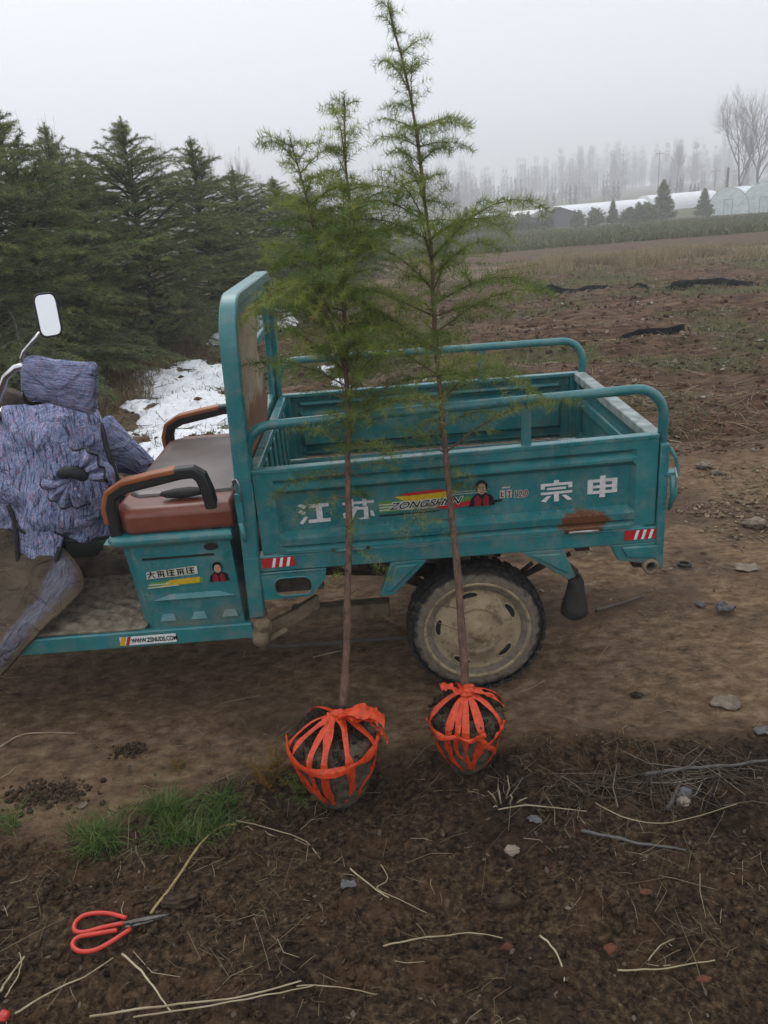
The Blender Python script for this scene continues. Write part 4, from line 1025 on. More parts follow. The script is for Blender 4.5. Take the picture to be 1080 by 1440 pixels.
def grow_branch(T, p, az, el, length, r0, droop, dens, nl, tint, twigs=True, tw_step=.05, tw_len=.45, start=.12, nseg=7, tw_needle=1.0, minlen=.05):
    d = np.array([math.cos(az) * math.cos(el), math.sin(az) * math.cos(el), math.sin(el)])
    pts = [np.array(p, float)]; st = length / nseg; dirs = []
    for k in range(nseg):
        d = d + np.array([T.r.gauss(0, .07), T.r.gauss(0, .07), T.r.gauss(0, .05) - droop * (k / nseg)]); d /= np.linalg.norm(d)
        dirs.append(d.copy()); pts.append(pts[-1] + d * st)
    T.wood.tube(pts, [r0 * (1 - .85 * k / nseg) for k in range(nseg + 1)], 4, caps=False)
    for k in range(nseg):
        if (k + 1) / nseg > start: T.seg(pts[k], pts[k + 1], dens, nl, tint)
    if twigs:
        s = length * start; side = T.r.choice((-1, 1))
        while s < length * .97:
            f = s / st; k = min(int(f), nseg - 1); q = pts[k] + dirs[k] * (s - k * st)
            tl_ = tw_len * (length - s) * T.r.uniform(.45, 1.1) + minlen * T.r.uniform(.6, 1.2)
            h = np.cross(dirs[k], np.array([0, 0, 1.])); h /= np.linalg.norm(h) + 1e-9
            td = dirs[k] * .62 + h * side * .75 + np.array([0, 0, T.r.uniform(-.28, .18)]); td /= np.linalg.norm(td)
            m = q + td * tl_ * .5; td2 = td + np.array([0, 0, -droop * .9]) + dirs[k] * .15; td2 /= np.linalg.norm(td2); e = m + td2 * tl_ * .5
            tt = min(1, max(0, tint + T.r.gauss(0, .16)))
            if tl_ > .1: T.wood.tube([q, m, e], [r0 * .3, r0 * .22, r0 * .1], 3, caps=False)
            T.seg(q, m, dens * tw_needle, nl, tt); T.seg(m, e, dens * tw_needle, nl, tt + .1)
            side = -side; s += tw_step * T.r.uniform(.6, 1.4)
    return pts

# -------- the two burlap-free saplings leaning on the tricycle
def lean(px, py):
    k, c = .40, -.466; d = ray(px, py); t = (c - CAM[1] + k * CAM[2]) / (d[1] - k * d[2]); return CAM + d * t
def arc_points(P, n):
    P = [np.array(p) for p in P]; return [catmull(P, i / (n - 1)) for i in range(n)]
def root_ball(parent, c, rx, h, seed, prof, name='root_ball'):
    nu, nv = 26, 40; V = []
    for i in range(nu):
        t = i / (nu - 1); r_ = float(np.interp(t, [p[0] for p in prof], [p[1] for p in prof])) * rx; z = float(np.interp(t, [p[0] for p in prof], [p[2] for p in prof])) * h
        for j in range(nv):
            a = 2 * math.pi * j / nv
            nz = float(fbm(np.array(math.cos(a) * 2.2 + seed), np.array(math.sin(a) * 2.2 + t * 4), seed, 4)) - .45
            nf = float(fbm(np.array(math.cos(a) * 9 + seed), np.array(math.sin(a) * 9 + t * 18), seed + 4, 3)) - .45
            rr = r_ * (1 + .20 * nz + .17 * nf); V.append((c[0] + rr * math.cos(a), c[1] + rr * math.sin(a), c[2] + z + h * .05 * nf))
    F = [(i * nv + j, i * nv + (j + 1) % nv, (i + 1) * nv + (j + 1) % nv, (i + 1) * nv + j) for i in range(nu - 1) for j in range(nv)]
    F += [tuple(range(nv - 1, -1, -1)), tuple((nu - 1) * nv + k for k in range(nv))]
    mb = MB(); mb.add(V, F)
    return build(mb, name, SOILB, parent, smooth=True)
def ribbon(parent, pts, w_, seed, nrmc, name='tape'):
    w_ *= 1.12; P = arc_points(pts, 26); rr = random.Random(seed); V = []
    for i, p in enumerate(P):
        t = P[min(i + 1, 25)] - P[max(i - 1, 0)]; t /= np.linalg.norm(t) + 1e-9
        nv = p - np.array(nrmc); nv[2] *= .4; nv /= np.linalg.norm(nv) + 1e-9
        s = np.cross(t, nv); s /= np.linalg.norm(s) + 1e-9
        ww = w_ * (.45 + 1.1 * float(vn(np.array(i * .35), np.array(seed * 1.3), 5)))
        wob = nv * .005 * (float(vn(np.array(i * .5), np.array(seed * 2.1), 6)) - .5) * 2; p = p + s * .008 * (float(vn(np.array(i * .22), np.array(seed * 3.7), 9)) - .5) * 2
        V += [p - s * ww / 2 + wob, p + nv * .0025, p + s * ww / 2 - wob]
    F = []
    for i in range(25):
        for k in range(2): F.append((i * 3 + k, i * 3 + k + 1, (i + 1) * 3 + k + 1, (i + 1) * 3 + k))
    mb = MB(); mb.add(V, F); return build(mb, name, TAPE, parent, solid=.0010)
PROFB = [(0, .05, .0), (.04, .36, .0), (.2, .58, .14), (.42, .80, .40), (.62, .96, .68), (.78, 1.0, .85), (.90, .86, .96), (.97, .5, 1.01), (1, .04, 1.03)]
def ballr(h, z):
    zz = np.clip(z / h, 0, 1); return float(np.interp(zz, [p[2] for p in PROFB][1:], [p[1] for p in PROFB][1:]))
def make_sapling(seed, base_px, trunk_px, leader2, ball_c, rx, h, lab, meridians, bands, spec):
    T = Tree(seed); root = empty('cedar_sapling', (ball_c[0], ball_c[1], 0))
    tag(root, lab, 'sapling', 'saplings with tied root balls')
    tp = [lean(*q) for q in trunk_px]
    tp[0] = np.array([ball_c[0] + (tp[0][0] - ball_c[0]) * .8, ball_c[1] + .02, h * .75])
    trunk = arc_points(tp, 40)
    H = np.array(trunk); zz = H[:, 2]
    rad = [spec['r0'] * (1 - .92 * ((z - zz[0]) / (zz[-1] - zz[0])) ** .9) + .0018 for z in zz]
    mb = MB(); mb.tube([p + np.array([.008 * (float(vn(np.array(i * .35), np.array(seed * 1.0), 2)) - .5) + T.r.gauss(0, .0012), T.r.gauss(0, .0012), 0]) for i, p in enumerate(trunk)], [q * T.r.uniform(.9, 1.12) for q in rad], 9); tr = build(mb, 'trunk', BARK, root, smooth=True)
    for k in range(11):
        i = T.r.randrange(6, 22); grow_branch(T, trunk[i], T.r.uniform(0, 6.28), T.r.uniform(-.2, .8), T.r.uniform(.05, .22), .0018, .12, 60, .024, .6, twigs=False, nseg=4)
    stems = [(trunk, 1.0)]
    if leader2:
        l2 = arc_points([lean(*q) + np.array([0, dy, 0]) for q, dy in leader2], 24); stems.append((l2, .55))
        mb = MB(); mb.tube(l2, [.008 - .0065 * i / 23 for i in range(24)], 7); build(mb, 'side_leader', BARK, root, smooth=True)
    for stem, sc in stems:
        S = np.array(stem); z0, z1 = S[0, 2], S[-1, 2]; z = max(spec['zlow'], z0) if sc == 1 else z0 + .12 * (z1 - z0); az = T.r.uniform(0, 6)
        while z < z1 - .015:
            i = int(np.argmin(abs(S[:, 2] - z))); p = S[i] + 0; f = (z - spec['zlow']) / (zz[-1] - spec['zlow'])
            rl = float(np.interp(f, spec['env'][0], spec['env'][1])) * (T.r.uniform(.30, .95) if T.r.random() < .75 else T.r.uniform(.9, 1.3)) * (1 if sc == 1 else .8)
            az += 2.4 + T.r.gauss(0, .5)
            el = float(np.interp(f, [0, .35, .8, 1], [.15, .45, .65, 1.0])) + T.r.gauss(0, .30)
            tint = .56 + .30 * (1 if T.r.random() < .28 else 0) * T.r.random() + T.r.gauss(0, .08)
            dens = float(np.interp(f, [0, .22, .30, 1], [420, 460, 480, 620]))
            grow_branch(T, p, az, el, rl, .0012 + .005 * rl, T.r.uniform(.22, .46), dens, .030, tint, tw_step=.024 if f > .2 else .034, tw_len=.55, start=.10 if f > .2 else .25, minlen=.03)
            z += float(np.interp(f, [0, .2, .3, .7, 1], spec['dz'])) * T.r.uniform(.5, 1.5)
        T.seg(S[-3], S[-1] + np.array([0, 0, .02]), 1200, .020, .6)
        for i in range(len(S) - 1):
            if (S[i, 2] - spec['zlow']) / (zz[-1] - spec['zlow']) > .55: T.seg(S[i], S[i + 1], 420, .020, .45)
    build(T.wood, 'branches', BARK, root)['kind'] = 'stuff'
    V, ti = T.needles(.0017, .95, .42); o = npmesh('needles', V, np.arange(len(V)).reshape(-1, 3), NEEDLE, root, ti); o['kind'] = 'stuff'
    root_ball(root, (ball_c[0], ball_c[1], float(gz(ball_c[0], ball_c[1])) - .012), rx, h, seed, PROFB)
    # dark rootlets and soil clinging to the crown of the ball
    mb = MB()
    for k in range(330):
        a = T.r.uniform(0, 6.28); q = T.r.uniform(.25, 1.02) * rx
        c = (ball_c[0] + q * math.cos(a), ball_c[1] + q * math.sin(a), h * (.80 + .20 * (1 - q / rx)) + T.r.uniform(-.02, .022))
        mb.blob(c, [T.r.uniform(.004, .013) for _ in range(3)], 1, .4, k, 3)
    build(mb, 'root_collar', ROOTM, root, smooth=True)['kind'] = 'stuff'
    hr = T.rg; nh = 5200; a = hr.uniform(0, 2 * math.pi, nh); q = rx * hr.uniform(.15, 1.06, nh)
    zc = h * np.interp(q / rx, [0, .5, .85, 1.0, 1.06], [1.04, 1.0, .93, .80, .70]) - h * .16 * hr.random(nh) * (q / rx > .8)
    Ph = np.stack([ball_c[0] + q * np.cos(a), ball_c[1] + q * np.sin(a), zc], 1)
    Dh = np.stack([np.cos(a) * q / rx, np.sin(a) * q / rx, np.full(nh, .7)], 1) + hr.normal(0, .7, (nh, 3)); Dh /= np.linalg.norm(Dh, axis=1)[:, None]
    Vh, th = tri_needles(Ph, Dh, hr.uniform(.008, .024, nh), np.full(nh, .0022), np.clip(hr.normal(.3, .3, nh), 0, 1), hr)
    npmesh('root_fibres', Vh, np.arange(len(Vh)).reshape(-1, 3), ROOTH, root, th)['kind'] = 'stuff'
    knot = np.array([trunk[0][0] + .0, ball_c[1] + .0, h + .045]); cen = np.array([ball_c[0], ball_c[1], h * .5])
    def sp_(a, z, off=.003):
        q = rx * ballr(h, z) * 1.05 + off; return np.array([ball_c[0] + q * math.cos(a), ball_c[1] + q * math.sin(a), z])
    for i, (a_top, a_mid, a_bot, w_) in enumerate(meridians):
        ribbon(root, [knot + np.array([T.r.gauss(0, .008), -.016, 0]), knot * .45 + sp_(a_top, h * .95) * .55 + np.array([0, 0, .01]), sp_(a_top, h * .86), sp_(a_mid, h * .5), sp_((a_mid + a_bot) / 2, h * .25), sp_(a_bot, h * .02)], w_, seed + i, cen)
    for i, (pts, w_) in enumerate(bands):
        ribbon(root, [sp_(a, z * h, .011) for a, z in pts], w_, seed + 40 + i, cen)
    # crumpled knot and loose tails
    mb = MB()
    for k in range(4): mb.blob(knot + np.array([T.r.gauss(0, .012), -.018 + T.r.gauss(0, .006), T.r.gauss(0, .010)]), (.022, .014, .012), 2, .4, seed + k, 2.5)
    build(mb, 'tape_knot', TAPE, root)
    for pts, w_ in spec['tails']:
        ribbon(root, [knot + np.array(q) for q in pts], w_, seed + 90, cen, 'tape_tail')
    return root
D = math.radians
make_sapling(21, None, [(655, 985), (652, 945), (641, 800), (626, 650), (613, 480), (608, 380), (592, 250), (577, 130), (546, 4)], None,
    (.688, -.385), .122, .270, 'taller cedar sapling standing before the rear wheel, red tape round its narrower root ball',
    [(D(200), D(197), D(215), .017), (D(238), D(232), D(248), .019), (D(262), D(262), D(268), .015), (D(285), D(278), D(262), .022), (D(322), D(325), D(312), .018), (D(250), D(247), D(285), .012), (D(20), D(20), D(0), .016), (D(100), D(100), D(90), .016)],
    [([(D(190), .82), (D(225), .78), (D(262), .78), (D(290), .82)], .012), ([(D(275), .82), (D(296), .62), (D(318), .40)], .013), ([(D(286), .64), (D(308), .74), (D(328), .84)], .011)],
    dict(r0=.0128, zlow=.78, env=([0, .12, .25, .40, .55, .70, .85, 1], [.24, .36, .46, .46, .37, .22, .13, .045]), dz=[.045, .028, .015, .017, .022],
         tails=[([(0, -.02, 0), (-.035, -.03, .012), (-.06, -.035, .032), (-.085, -.04, .040)], .022), ([(0, -.02, 0), (.04, -.03, .004), (.08, -.02, -.02), (.12, -.02, -.07)], .012)]))
make_sapling(57, None, [(483, 1010), (484, 975), (488, 850), (491, 700), (488, 560), (487, 480), (484, 400), (490, 300), (486, 220), (484, 138)],
    [((489, 540), 0), ((474, 475), -.01), ((455, 430), -.02), ((451, 370), -.02), ((433, 285), -.02), ((418, 230), -.01), ((407, 192), 0)],
    (.246, -.490), .142, .290, 'shorter cedar sapling with a second leader, red tape round its wider root ball',
    [(D(196), D(203), D(225), .014), (D(243), D(240), D(246), .018), (D(262), D(258), D(262), .020), (D(292), D(296), D(280), .022), (D(335), D(325), D(292), .016), (D(215), D(228), D(244), .012), (D(40), D(40), D(30), .016), (D(120), D(120), D(110), .016)],
    [([(D(185), .90), (D(220), .84), (D(262), .79), (D(310), .81), (D(350), .90)], .020)],
    dict(r0=.0138, zlow=.66, env=([0, .12, .25, .42, .60, .78, .92, 1], [.21, .28, .38, .40, .35, .27, .15, .055]), dz=[.055, .034, .015, .016, .020],
         tails=[([(0, -.02, 0), (.04, -.03, .018), (.08, -.035, .006), (.125, -.03, -.010)], .045), ([(.0, -.02, 0), (.05, -.04, .030), (.10, -.04, .012), (.145, -.03, -.03)], .035), ([(.10, -.03, -.02), (.13, -.03, -.06), (.15, -.03, -.11)], .016), ([(0, -.02, 0), (-.03, -.03, .0), (-.05, -.03, -.008)], .02)]))

# ------------------------------------------------------------------ cedar row beside the path
def make_cedar(seed, H, Rmax, name='cedar_tree', nb=250, dens=270, nl=.052, nw=.0062, tw_step=.075, lead=.18):
    T = Tree(seed); root = empty(name, (0, 0, 0))
    pts = []; x_ = y_ = 0.0
    for k in range(14):
        t = k / 13; x_ += T.r.gauss(0, .012); y_ += T.r.gauss(0, .012); pts.append((x_ + (.16 * (t - .8) ** 2 * (1 if t > .8 else 0)), y_, t * H))
    mb = MB(); mb.tube(pts, [.055 * H / 3.4 * (1 - .93 * k / 13) + .004 for k in range(14)], 8); build(mb, 'trunk', BARKD, root, smooth=True)
    Pn = np.array(pts); az = 0
    for b_i in range(nb):
        t = (b_i + T.r.random()) / nb; t = t ** .92; z = H * (.04 + .945 * t); az += 2.4 + T.r.gauss(0, .4)
        p = np.array([np.interp(z, Pn[:, 2], Pn[:, 0]), np.interp(z, Pn[:, 2], Pn[:, 1]), z])
        rl = Rmax * float(np.interp(t, [0, .18, .45, .70, .86, 1], [.95, 1.0, .98, .72, .28, .05])) * (T.r.uniform(.40, 1.0) if T.r.random() < .7 else T.r.uniform(.95, 1.35))
        el = float(np.interp(t, [0, .5, 1], [.05, .28, .85])) + T.r.gauss(0, .26)
        tint = .45 + T.r.gauss(0, .14)
        grow_branch(T, p, az, el, rl, .004 + .008 * rl, .20, dens, nl, tint, tw_step=tw_step, tw_len=.36, start=.22, nseg=7, tw_needle=1.0, minlen=.06)
    T.seg(Pn[-3], Pn[-1], dens * 1.6, nl, .5); T.seg(Pn[-1], Pn[-1] + np.array([0, 0, .05]), dens * 2, nl * .8, .6)
    build(T.wood, 'branches', BARKD, root)['kind'] = 'stuff'
    V, ti = T.needles(nw, .8, .6); o = npmesh('crown', V, np.arange(len(V)).reshape(-1, 3), CEDAR, root, ti); o['kind'] = 'stuff'
    return root
protos = [(make_cedar(101, 3.4, 1.35), 3.4), (make_cedar(202, 3.4, 1.45, nb=260), 3.4), (make_cedar(303, 3.4, 1.25), 3.4)]
used = [False] * 3
row = [  # top pixel, distance, variant, turn, widening, label
 (-80, 140, 5.8, 1, .4, 1.2, 'dense cedar at the snowless head of the row, beside the mirror and quilt'),
 (8, 152, 7.0, 0, 1.9, 1.15, 'tall cedar with bare-tipped leader rising behind the mirror'),
 (62, 178, 8.4, 2, 4.0, 1.0, 'cedar with a thin double top squeezed between the two tall cedars'),
 (172, 168, 8.8, 1, 5.1, 1.1, 'broad cedar with upswept side shoots round its leader, above the snow patch'),
 (268, 196, 11.0, 2, .9, 1.2, 'slim-topped cedar next along the row past the broad one'),
 (328, 238, 13.6, 0, 3.3, 1.3, 'lower rounded cedar farther along the row, above the headboard arch'),
 (378, 252, 16.0, 1, 2.2, 1.4, 'hazy cedar behind the headboard arch near the end of the row'),
 (436, 262, 19.5, 2, 1.2, 1.4, 'hazy cedar near the end of the row, behind the shorter sapling'),
 (500, 276, 24.0, 0, 4.4, 1.2, 'small faded cedar at the end of the row, behind both saplings'),
 (-120, 190, 10.5, 0, 5.5, 1.1, 'cedar in the second row, mostly hidden behind the first'),
 (110, 215, 13.0, 2, 2.7, 1.2, 'cedar of the second row showing through the gap past the broad one')]
for (px, py, Y, v, rz, wd, lab) in row:
    tp = at(px, py, Y); bz = float(gz(tp[0], Y)) - .03; H = tp[2] - bz
    pr_, ph = protos[v]
    o = pr_ if not used[v] else copy_tree(pr_); used[v] = True
    o.location = (tp[0], Y, bz); s = H / ph; o.scale = (wd * s ** .5, wd * s ** .5, s); o.rotation_euler = (0, 0, rz)
    tag(o, lab, 'tree', 'cedars in the row by the path')

# ------------------------------------------------------------------ far vegetation
def bare_tree(name, seed, H, loc, label, group=None, r0=.09, spread=.5, depth=5, up=.35, m=None, cat='tree'):
    T = Tree(seed); root = empty(name, loc); mb = MB(); mb2 = MB()
    def rec(p, d, ln, r, lev):
        if lev > depth or ln < .12: return
        n = 3; pts = [p]; dd = d.copy()
        for k in range(n):
            dd = dd + np.array([T.r.gauss(0, .06), T.r.gauss(0, .06), T.r.gauss(0, .04) + up * .12]); dd /= np.linalg.norm(dd); pts.append(pts[-1] + dd * ln / n)
        (mb if lev == 0 else mb2).tube(pts, [r * (1 - .45 * k / n) for k in range(n + 1)], 6 if lev == 0 else 3, caps=False)
        nch = 5 if lev == 0 else T.r.choice((3, 4))
        for c in range(nch):
            f = T.r.uniform(.35, 1.0) if c else 1.0; q = pts[0] + (pts[-1] - pts[0]) * f if f < 1 else pts[-1]
            a = T.r.uniform(0, 6.28); sp = spread * (T.r.uniform(.6, 1.2) if c else .25)
            perp = np.cross(dd, np.array([math.cos(a), math.sin(a), .3])); perp /= np.linalg.norm(perp) + 1e-9
            nd = dd + perp * sp + np.array([0, 0, up * .4]); nd /= np.linalg.norm(nd)
            rec(q, nd, ln * T.r.uniform(.55, .78), r * .52, lev + 1)
    base = np.array(loc, float)
    rec(base, np.array([0, 0, 1.]), H * .42, r0, 0)
    build(mb, 'trunk', m or BARKG, root, smooth=True); build(mb2, 'branches', m or BARKG, root)['kind'] = 'stuff'
    return tag(root, label, cat, group)
def gat(px, Y, dz=0.0):
    p = at(px, 290, Y); return (p[0], Y, float(gz(p[0], Y)) + dz)
b = gat(1040, 127); t_ = at(1030, 138, 127); bare_tree('bare_tree', 5, t_[2] - b[2], b, 'large leafless tree rising straight above the plastic tunnels', r0=.26, spread=.62, depth=6, up=.22)
b = gat(1062, 130); t_ = at(1062, 132, 130); bare_tree('bare_tree', 15, t_[2] - b[2], b, 'leafless tree with leaning trunk right behind the large one over the tunnels', r0=.23, spread=.58, depth=6, up=.22)
b = gat(950, 230); t_ = at(948, 207, 230); bare_tree('bare_tree', 8, t_[2] - b[2], b, 'thin faint leafless tree standing above the pointed far conifer', r0=.16, spread=.36, depth=5)
for i, (px, py, Y, lab) in enumerate(((72, 150, 16, 'thin leafless shoot-like tree rising behind the double-topped cedar'), (45, 140, 15, 'thin leafless tree just behind the leader of the tall cedar'), (232, 205, 62, 'slender leafless tree between the broad cedar and the slim-topped one'), (300, 215, 72, 'slender leafless tree above the gap past the slim-topped cedar'), (345, 232, 82, 'faint slender leafless tree above the lower rounded cedar'))):
    b = gat(px, Y); t_ = at(px, py, Y); bare_tree('bare_tree', 60 + i, t_[2] - b[2], b, lab, 'leafless trees behind the cedar row', r0=.022 if Y < 30 else .075, spread=.22 if Y < 30 else .34, depth=3 if Y < 30 else 5, up=.7)
# far wood: bare crowns melting into the fog
rg = np.random.default_rng(77); n = 1200
wx = rg.uniform(-400, 440, n); wy = 520 - 350 * rg.random(n) ** 1.6; wh = rg.uniform(12, 21, n) * (wy / 430) * np.where(wy < 330, .62, 1) * (1 + .2 * np.sin(wx * .06)); wz = gz(wx, wy)
P = []; Dd = []; Ll = []; Wd_ = []
for i in range(n):
    b = np.array([wx[i], wy[i], wz[i]]); P.append(b); Dd.append([rg.normal(0, .03), rg.normal(0, .03), 1]); Ll.append(wh[i]); Wd_.append(.6)
    m_ = 60; f = rg.uniform(.06, .97, m_); a = rg.uniform(0, 6.28, m_); el = rg.uniform(.5, 1.2, m_)
    for k in range(m_):
        P.append(b + np.array([0, 0, wh[i] * f[k]])); Dd.append([math.cos(a[k]) * math.cos(el[k]), math.sin(a[k]) * math.cos(el[k]), math.sin(el[k])]); Ll.append(wh[i] * .36 * (1.15 - f[k])); Wd_.append(.26)
Dd = np.array(Dd); Dd /= np.linalg.norm(Dd, axis=1)[:, None]
V, ti = tri_needles(np.array(P), Dd, np.array(Ll), np.array(Wd_), np.full(len(P), .5), rg)
V2 = V.copy(); V2[:, 0] += 2.1; V2[:, 1] += 3.0
o = npmesh('distant_wood', np.concatenate([V, V2]), np.arange(2 * len(V)).reshape(-1, 3), BARKG); tag(o, 'far leafless wood fading into the fog beyond the fields', 'wood', kind='stuff')

# round shrubs and small conifers along the far field edge
def make_shrub(seed, name, H, Rr, conif, m=CEDAR):
    T = Tree(seed); root = empty(name, (0, 0, 0)); mb = MB(); mb.tube([(0, 0, 0), (.02, .01, H * .5), (0, 0, H * .9)], [.05, .035, .01], 6); build(mb, 'trunk', BARKD, root)
    for k in range(130 if conif else 120):
        t = T.r.random(); az = T.r.uniform(0, 6.28)
        if conif: p = np.array([0, 0, H * (.05 + .9 * t)]); rl = Rr * (1.05 - t) * T.r.uniform(.7, 1.1); el = .15 + .5 * t
        else: p = np.array([0, 0, H * (.05 + .45 * t)]); rl = Rr * T.r.uniform(.7, 1.1); el = T.r.uniform(-.1, 1.3)
        grow_branch(T, p, az, el, rl, .02, .12, 42, .24, .45 + T.r.gauss(0, .15), tw_step=.14, tw_len=.4, start=.15, nseg=4, minlen=.12)
    V, ti = T.needles(.075, .8, .5); o = npmesh('crown', V, np.arange(len(V)).reshape(-1, 3), m, root, ti); o['kind'] = 'stuff'
    return root
sc = make_shrub(401, 'far_conifer', 3.0, 1.1, True); sr = make_shrub(402, 'far_shrub', 2.0, 1.2, False)
far = [  # px, top py, distance, kind, width, label
 (932, 252, 87, 0, 1.0, 'pointed dark far conifer, tallest along the field edge'), (905, 275, 88, 1, 1.1, 'dark far shrub pressed against the pointed far conifer'), (885, 284, 90, 1, 1.0, 'far shrub second from the pointed conifer'),
 (990, 264, 93, 0, 1.1, 'squat dark far conifer beside the plastic tunnels'), (862, 280, 93, 0, .9, 'small pointed far bush before the snowy roofs'), (838, 284, 93, 1, .9, 'round far bush before the snowy roofs near the grey shed'),
 (812, 288, 93, 1, .8, 'low far bush touching the grey shed'), (765, 288, 90, 1, 1.0, 'low far bush in front of the grey shed gable'), (735, 290, 88, 1, 1.1, 'round far bush beyond the taller sapling, next to the grey shed'),
 (708, 288, 87, 1, 1.1, 'wide far bush beyond the taller sapling top'), (682, 292, 85, 1, 1.0, 'far bush half hidden by the taller sapling'), (655, 290, 85, 0, 1.0, 'far conifer bush hidden behind the taller sapling needles')]
us = [False, False]
for k, (px, py, Y, kd, wd, lab) in enumerate(far):
    b = gat(px, Y); t_ = at(px, py, Y); H = t_[2] - b[2]; src, h0 = ((sc, 3.0), (sr, 2.6))[kd]
    o = src if not us[kd] else copy_tree(src); us[kd] = True; o.location = b; s = H / h0; o.scale = (s * wd, s * wd, s); o.rotation_euler = (0, 0, k * 1.3)
    tag(o, lab, 'shrub' if kd else 'tree', 'bushes along the far field edge')

# plastic tunnels and snow-roofed greenhouses
def film_mat():
    m, t, b = mat('greenhouse_film'); n = noise(t, 1.2, 5)
    setc(t, b, ramp(t, n, [(.3, (.52, .64, .64)), (.7, (.78, .84, .84))])); b.inputs['Roughness'].default_value = .35
    bump(t, b, noise(t, 2.5, 3), .6, .2); return m
GHF = film_mat(); SNOWR = plain('roof_snow', (.78, .79, .81), .8, var=.08, scale=1.5, bs=.3); SHEDM = plain('shed_wall', (.10, .105, .11), .8, var=.2, scale=2)
def tunnel(p0, direc, length, r_, h_, skin, label, name='plastic_tunnel', ribs=True, group=None):
    root = empty(name, p0); d = Vector((direc[0], direc[1], 0)).normalized(); s = Vector((-d.y, d.x, 0)); P0 = Vector(p0)
    arc = [(r_ * math.cos(a), h_ * math.sin(a) ** .8) for a in [math.pi * k / 16 for k in range(17)]]
    mb = MB(); nL = 8; V = []
    for i in range(nL + 1):
        for (a, z) in arc: V.append(P0 + d * (length * i / nL) + s * a + Vector((0, 0, z - .03)))
    F = [(i * 17 + k, i * 17 + k + 1, (i + 1) * 17 + k + 1, (i + 1) * 17 + k) for i in range(nL) for k in range(16)]
    F += [tuple(range(17)), tuple(nL * 17 + k for k in range(16, -1, -1))]
    mb.add(V, F); build(mb, 'film_skin', skin, root)
    if ribs:
        for i in range(nL + 1):
            mb = MB(); mb.tube([P0 + d * (length * i / nL) + s * a * 1.01 + Vector((0, 0, z * 1.01 - .02)) for a, z in arc], .035, 5); build(mb, 'hoop', GALV, root)
        mb = MB(); q = P0 - d * .03; mb.tube([q + s * .5, q + s * .5 + Vector((0, 0, 1.7)), q - s * .5 + Vector((0, 0, 1.7)), q - s * .5], .04, 5); build(mb, 'door_frame', GALV, root)
    return tag(root, label, 'greenhouse', group)
tunnel(gat(1024, 96), (.75, .66), 34, 2.5, 3.0, GHF, 'pale plastic polytunnel next to the squat far conifer', group='plastic tunnels')
tunnel(gat(1074, 93), (.75, .66), 34, 2.7, 3.3, GHF, 'pale plastic polytunnel right below the large leafless tree', group='plastic tunnels')
for a, b2, Y, h_, lab in ((655, 770, 130, 1.9, 'snow-roofed long greenhouse beyond the taller sapling'), (770, 905, 136, 2.1, 'snow-roofed long greenhouse behind the grey shed'), (905, 1000, 142, 2.5, 'snow-roofed long greenhouse behind the pointed far conifer')):
    p0 = gat(a, Y); p1 = gat(b2, Y + 3); tunnel(p0, (p1[0] - p0[0], 3), p1[0] - p0[0], 3.0, h_, SNOWR, lab, 'snowy_greenhouse', False, 'snow-roofed greenhouses')
p = gat(787, 100); shed = empty('grey_shed', p); tag(shed, 'low grey gabled shed among the bushes before the snowy roofs', 'shed')
mb = MB(); mb.prism([(p[0] - 2.6, p[2] - .05), (p[0] + 2.6, p[2] - .05), (p[0] + 2.6, p[2] + 1.35), (p[0], p[2] + 2.3), (p[0] - 2.6, p[2] + 1.35)], p[1], p[1] + 6); build(mb, 'wall', SHEDM, shed)
mb = MB(); mb.add([(p[0] - 2.9, p[1] - .15, p[2] + 1.32), (p[0], p[1] - .15, p[2] + 2.36), (p[0] + 2.9, p[1] - .15, p[2] + 1.32), (p[0] - 2.9, p[1] + 6.1, p[2] + 1.32), (p[0], p[1] + 6.1, p[2] + 2.36), (p[0] + 2.9, p[1] + 6.1, p[2] + 1.32)], [(0, 1, 4, 3), (1, 2, 5, 4)]); build(mb, 'roof', BARKG, shed, solid=.06)
for px, py, Y, lab in ((924, 212, 260, 'faint thin utility pole left of the thin leafless tree'), (1003, 236, 230, 'utility pole with short crossarm behind the squat far conifer'), (1020, 236, 108, 'short post behind the plastic tunnels')):
    b = gat(px, Y); t_ = at(px, py, Y); r_ = empty('utility_pole', b); mb = MB(); mb.tube([b, (b[0], b[1], t_[2])], [.22, .15], 8); build(mb, 'pole', BARKG, r_)
    if Y > 200: mb = MB(); mb.box(b[0] - 1.3, b[0] + 1.3, b[1] - .09, b[1] + .09, t_[2] - 1.0, t_[2] - .76); build(mb, 'crossarm', BARKG, r_)
    tag(r_, lab, 'pole')

# ------------------------------------------------------------------ grass, weeds and litter (uncountable)
def blades(name, x, y, h, wd, bend, tint, material, seed, label=None, cat=None, dz=0.0):
    rg = np.random.default_rng(seed); n = len(x); z = gz(x, y) + dz - .004; a = rg.uniform(0, 6.28, n); l = rg.normal(0, bend, (n, 2))
    P = np.stack([x, y, z], 1); s = np.stack([np.cos(a), np.sin(a), np.zeros(n)], 1) * (wd * .5)[:, None]
    mid = P + np.stack([l[:, 0] * .35 * h, l[:, 1] * .35 * h, h * .6], 1); tip = P + np.stack([l[:, 0] * h, l[:, 1] * h, h * (1 - .25 * np.minimum(1, np.hypot(l[:, 0], l[:, 1])))], 1)
    V = np.empty((n * 5, 3)); V[0::5] = P - s; V[1::5] = P + s; V[2::5] = mid + s * .7; V[3::5] = mid - s * .7; V[4::5] = tip
    b = np.arange(n) * 5
    F = np.concatenate([np.stack([b, b + 1, b + 2], 1), np.stack([b, b + 2, b + 3], 1), np.stack([b + 3, b + 2, b + 4], 1)])
    o = npmesh(name, V, F, material, None, np.repeat(tint, 5)); return tag(o, label, cat, kind='stuff')
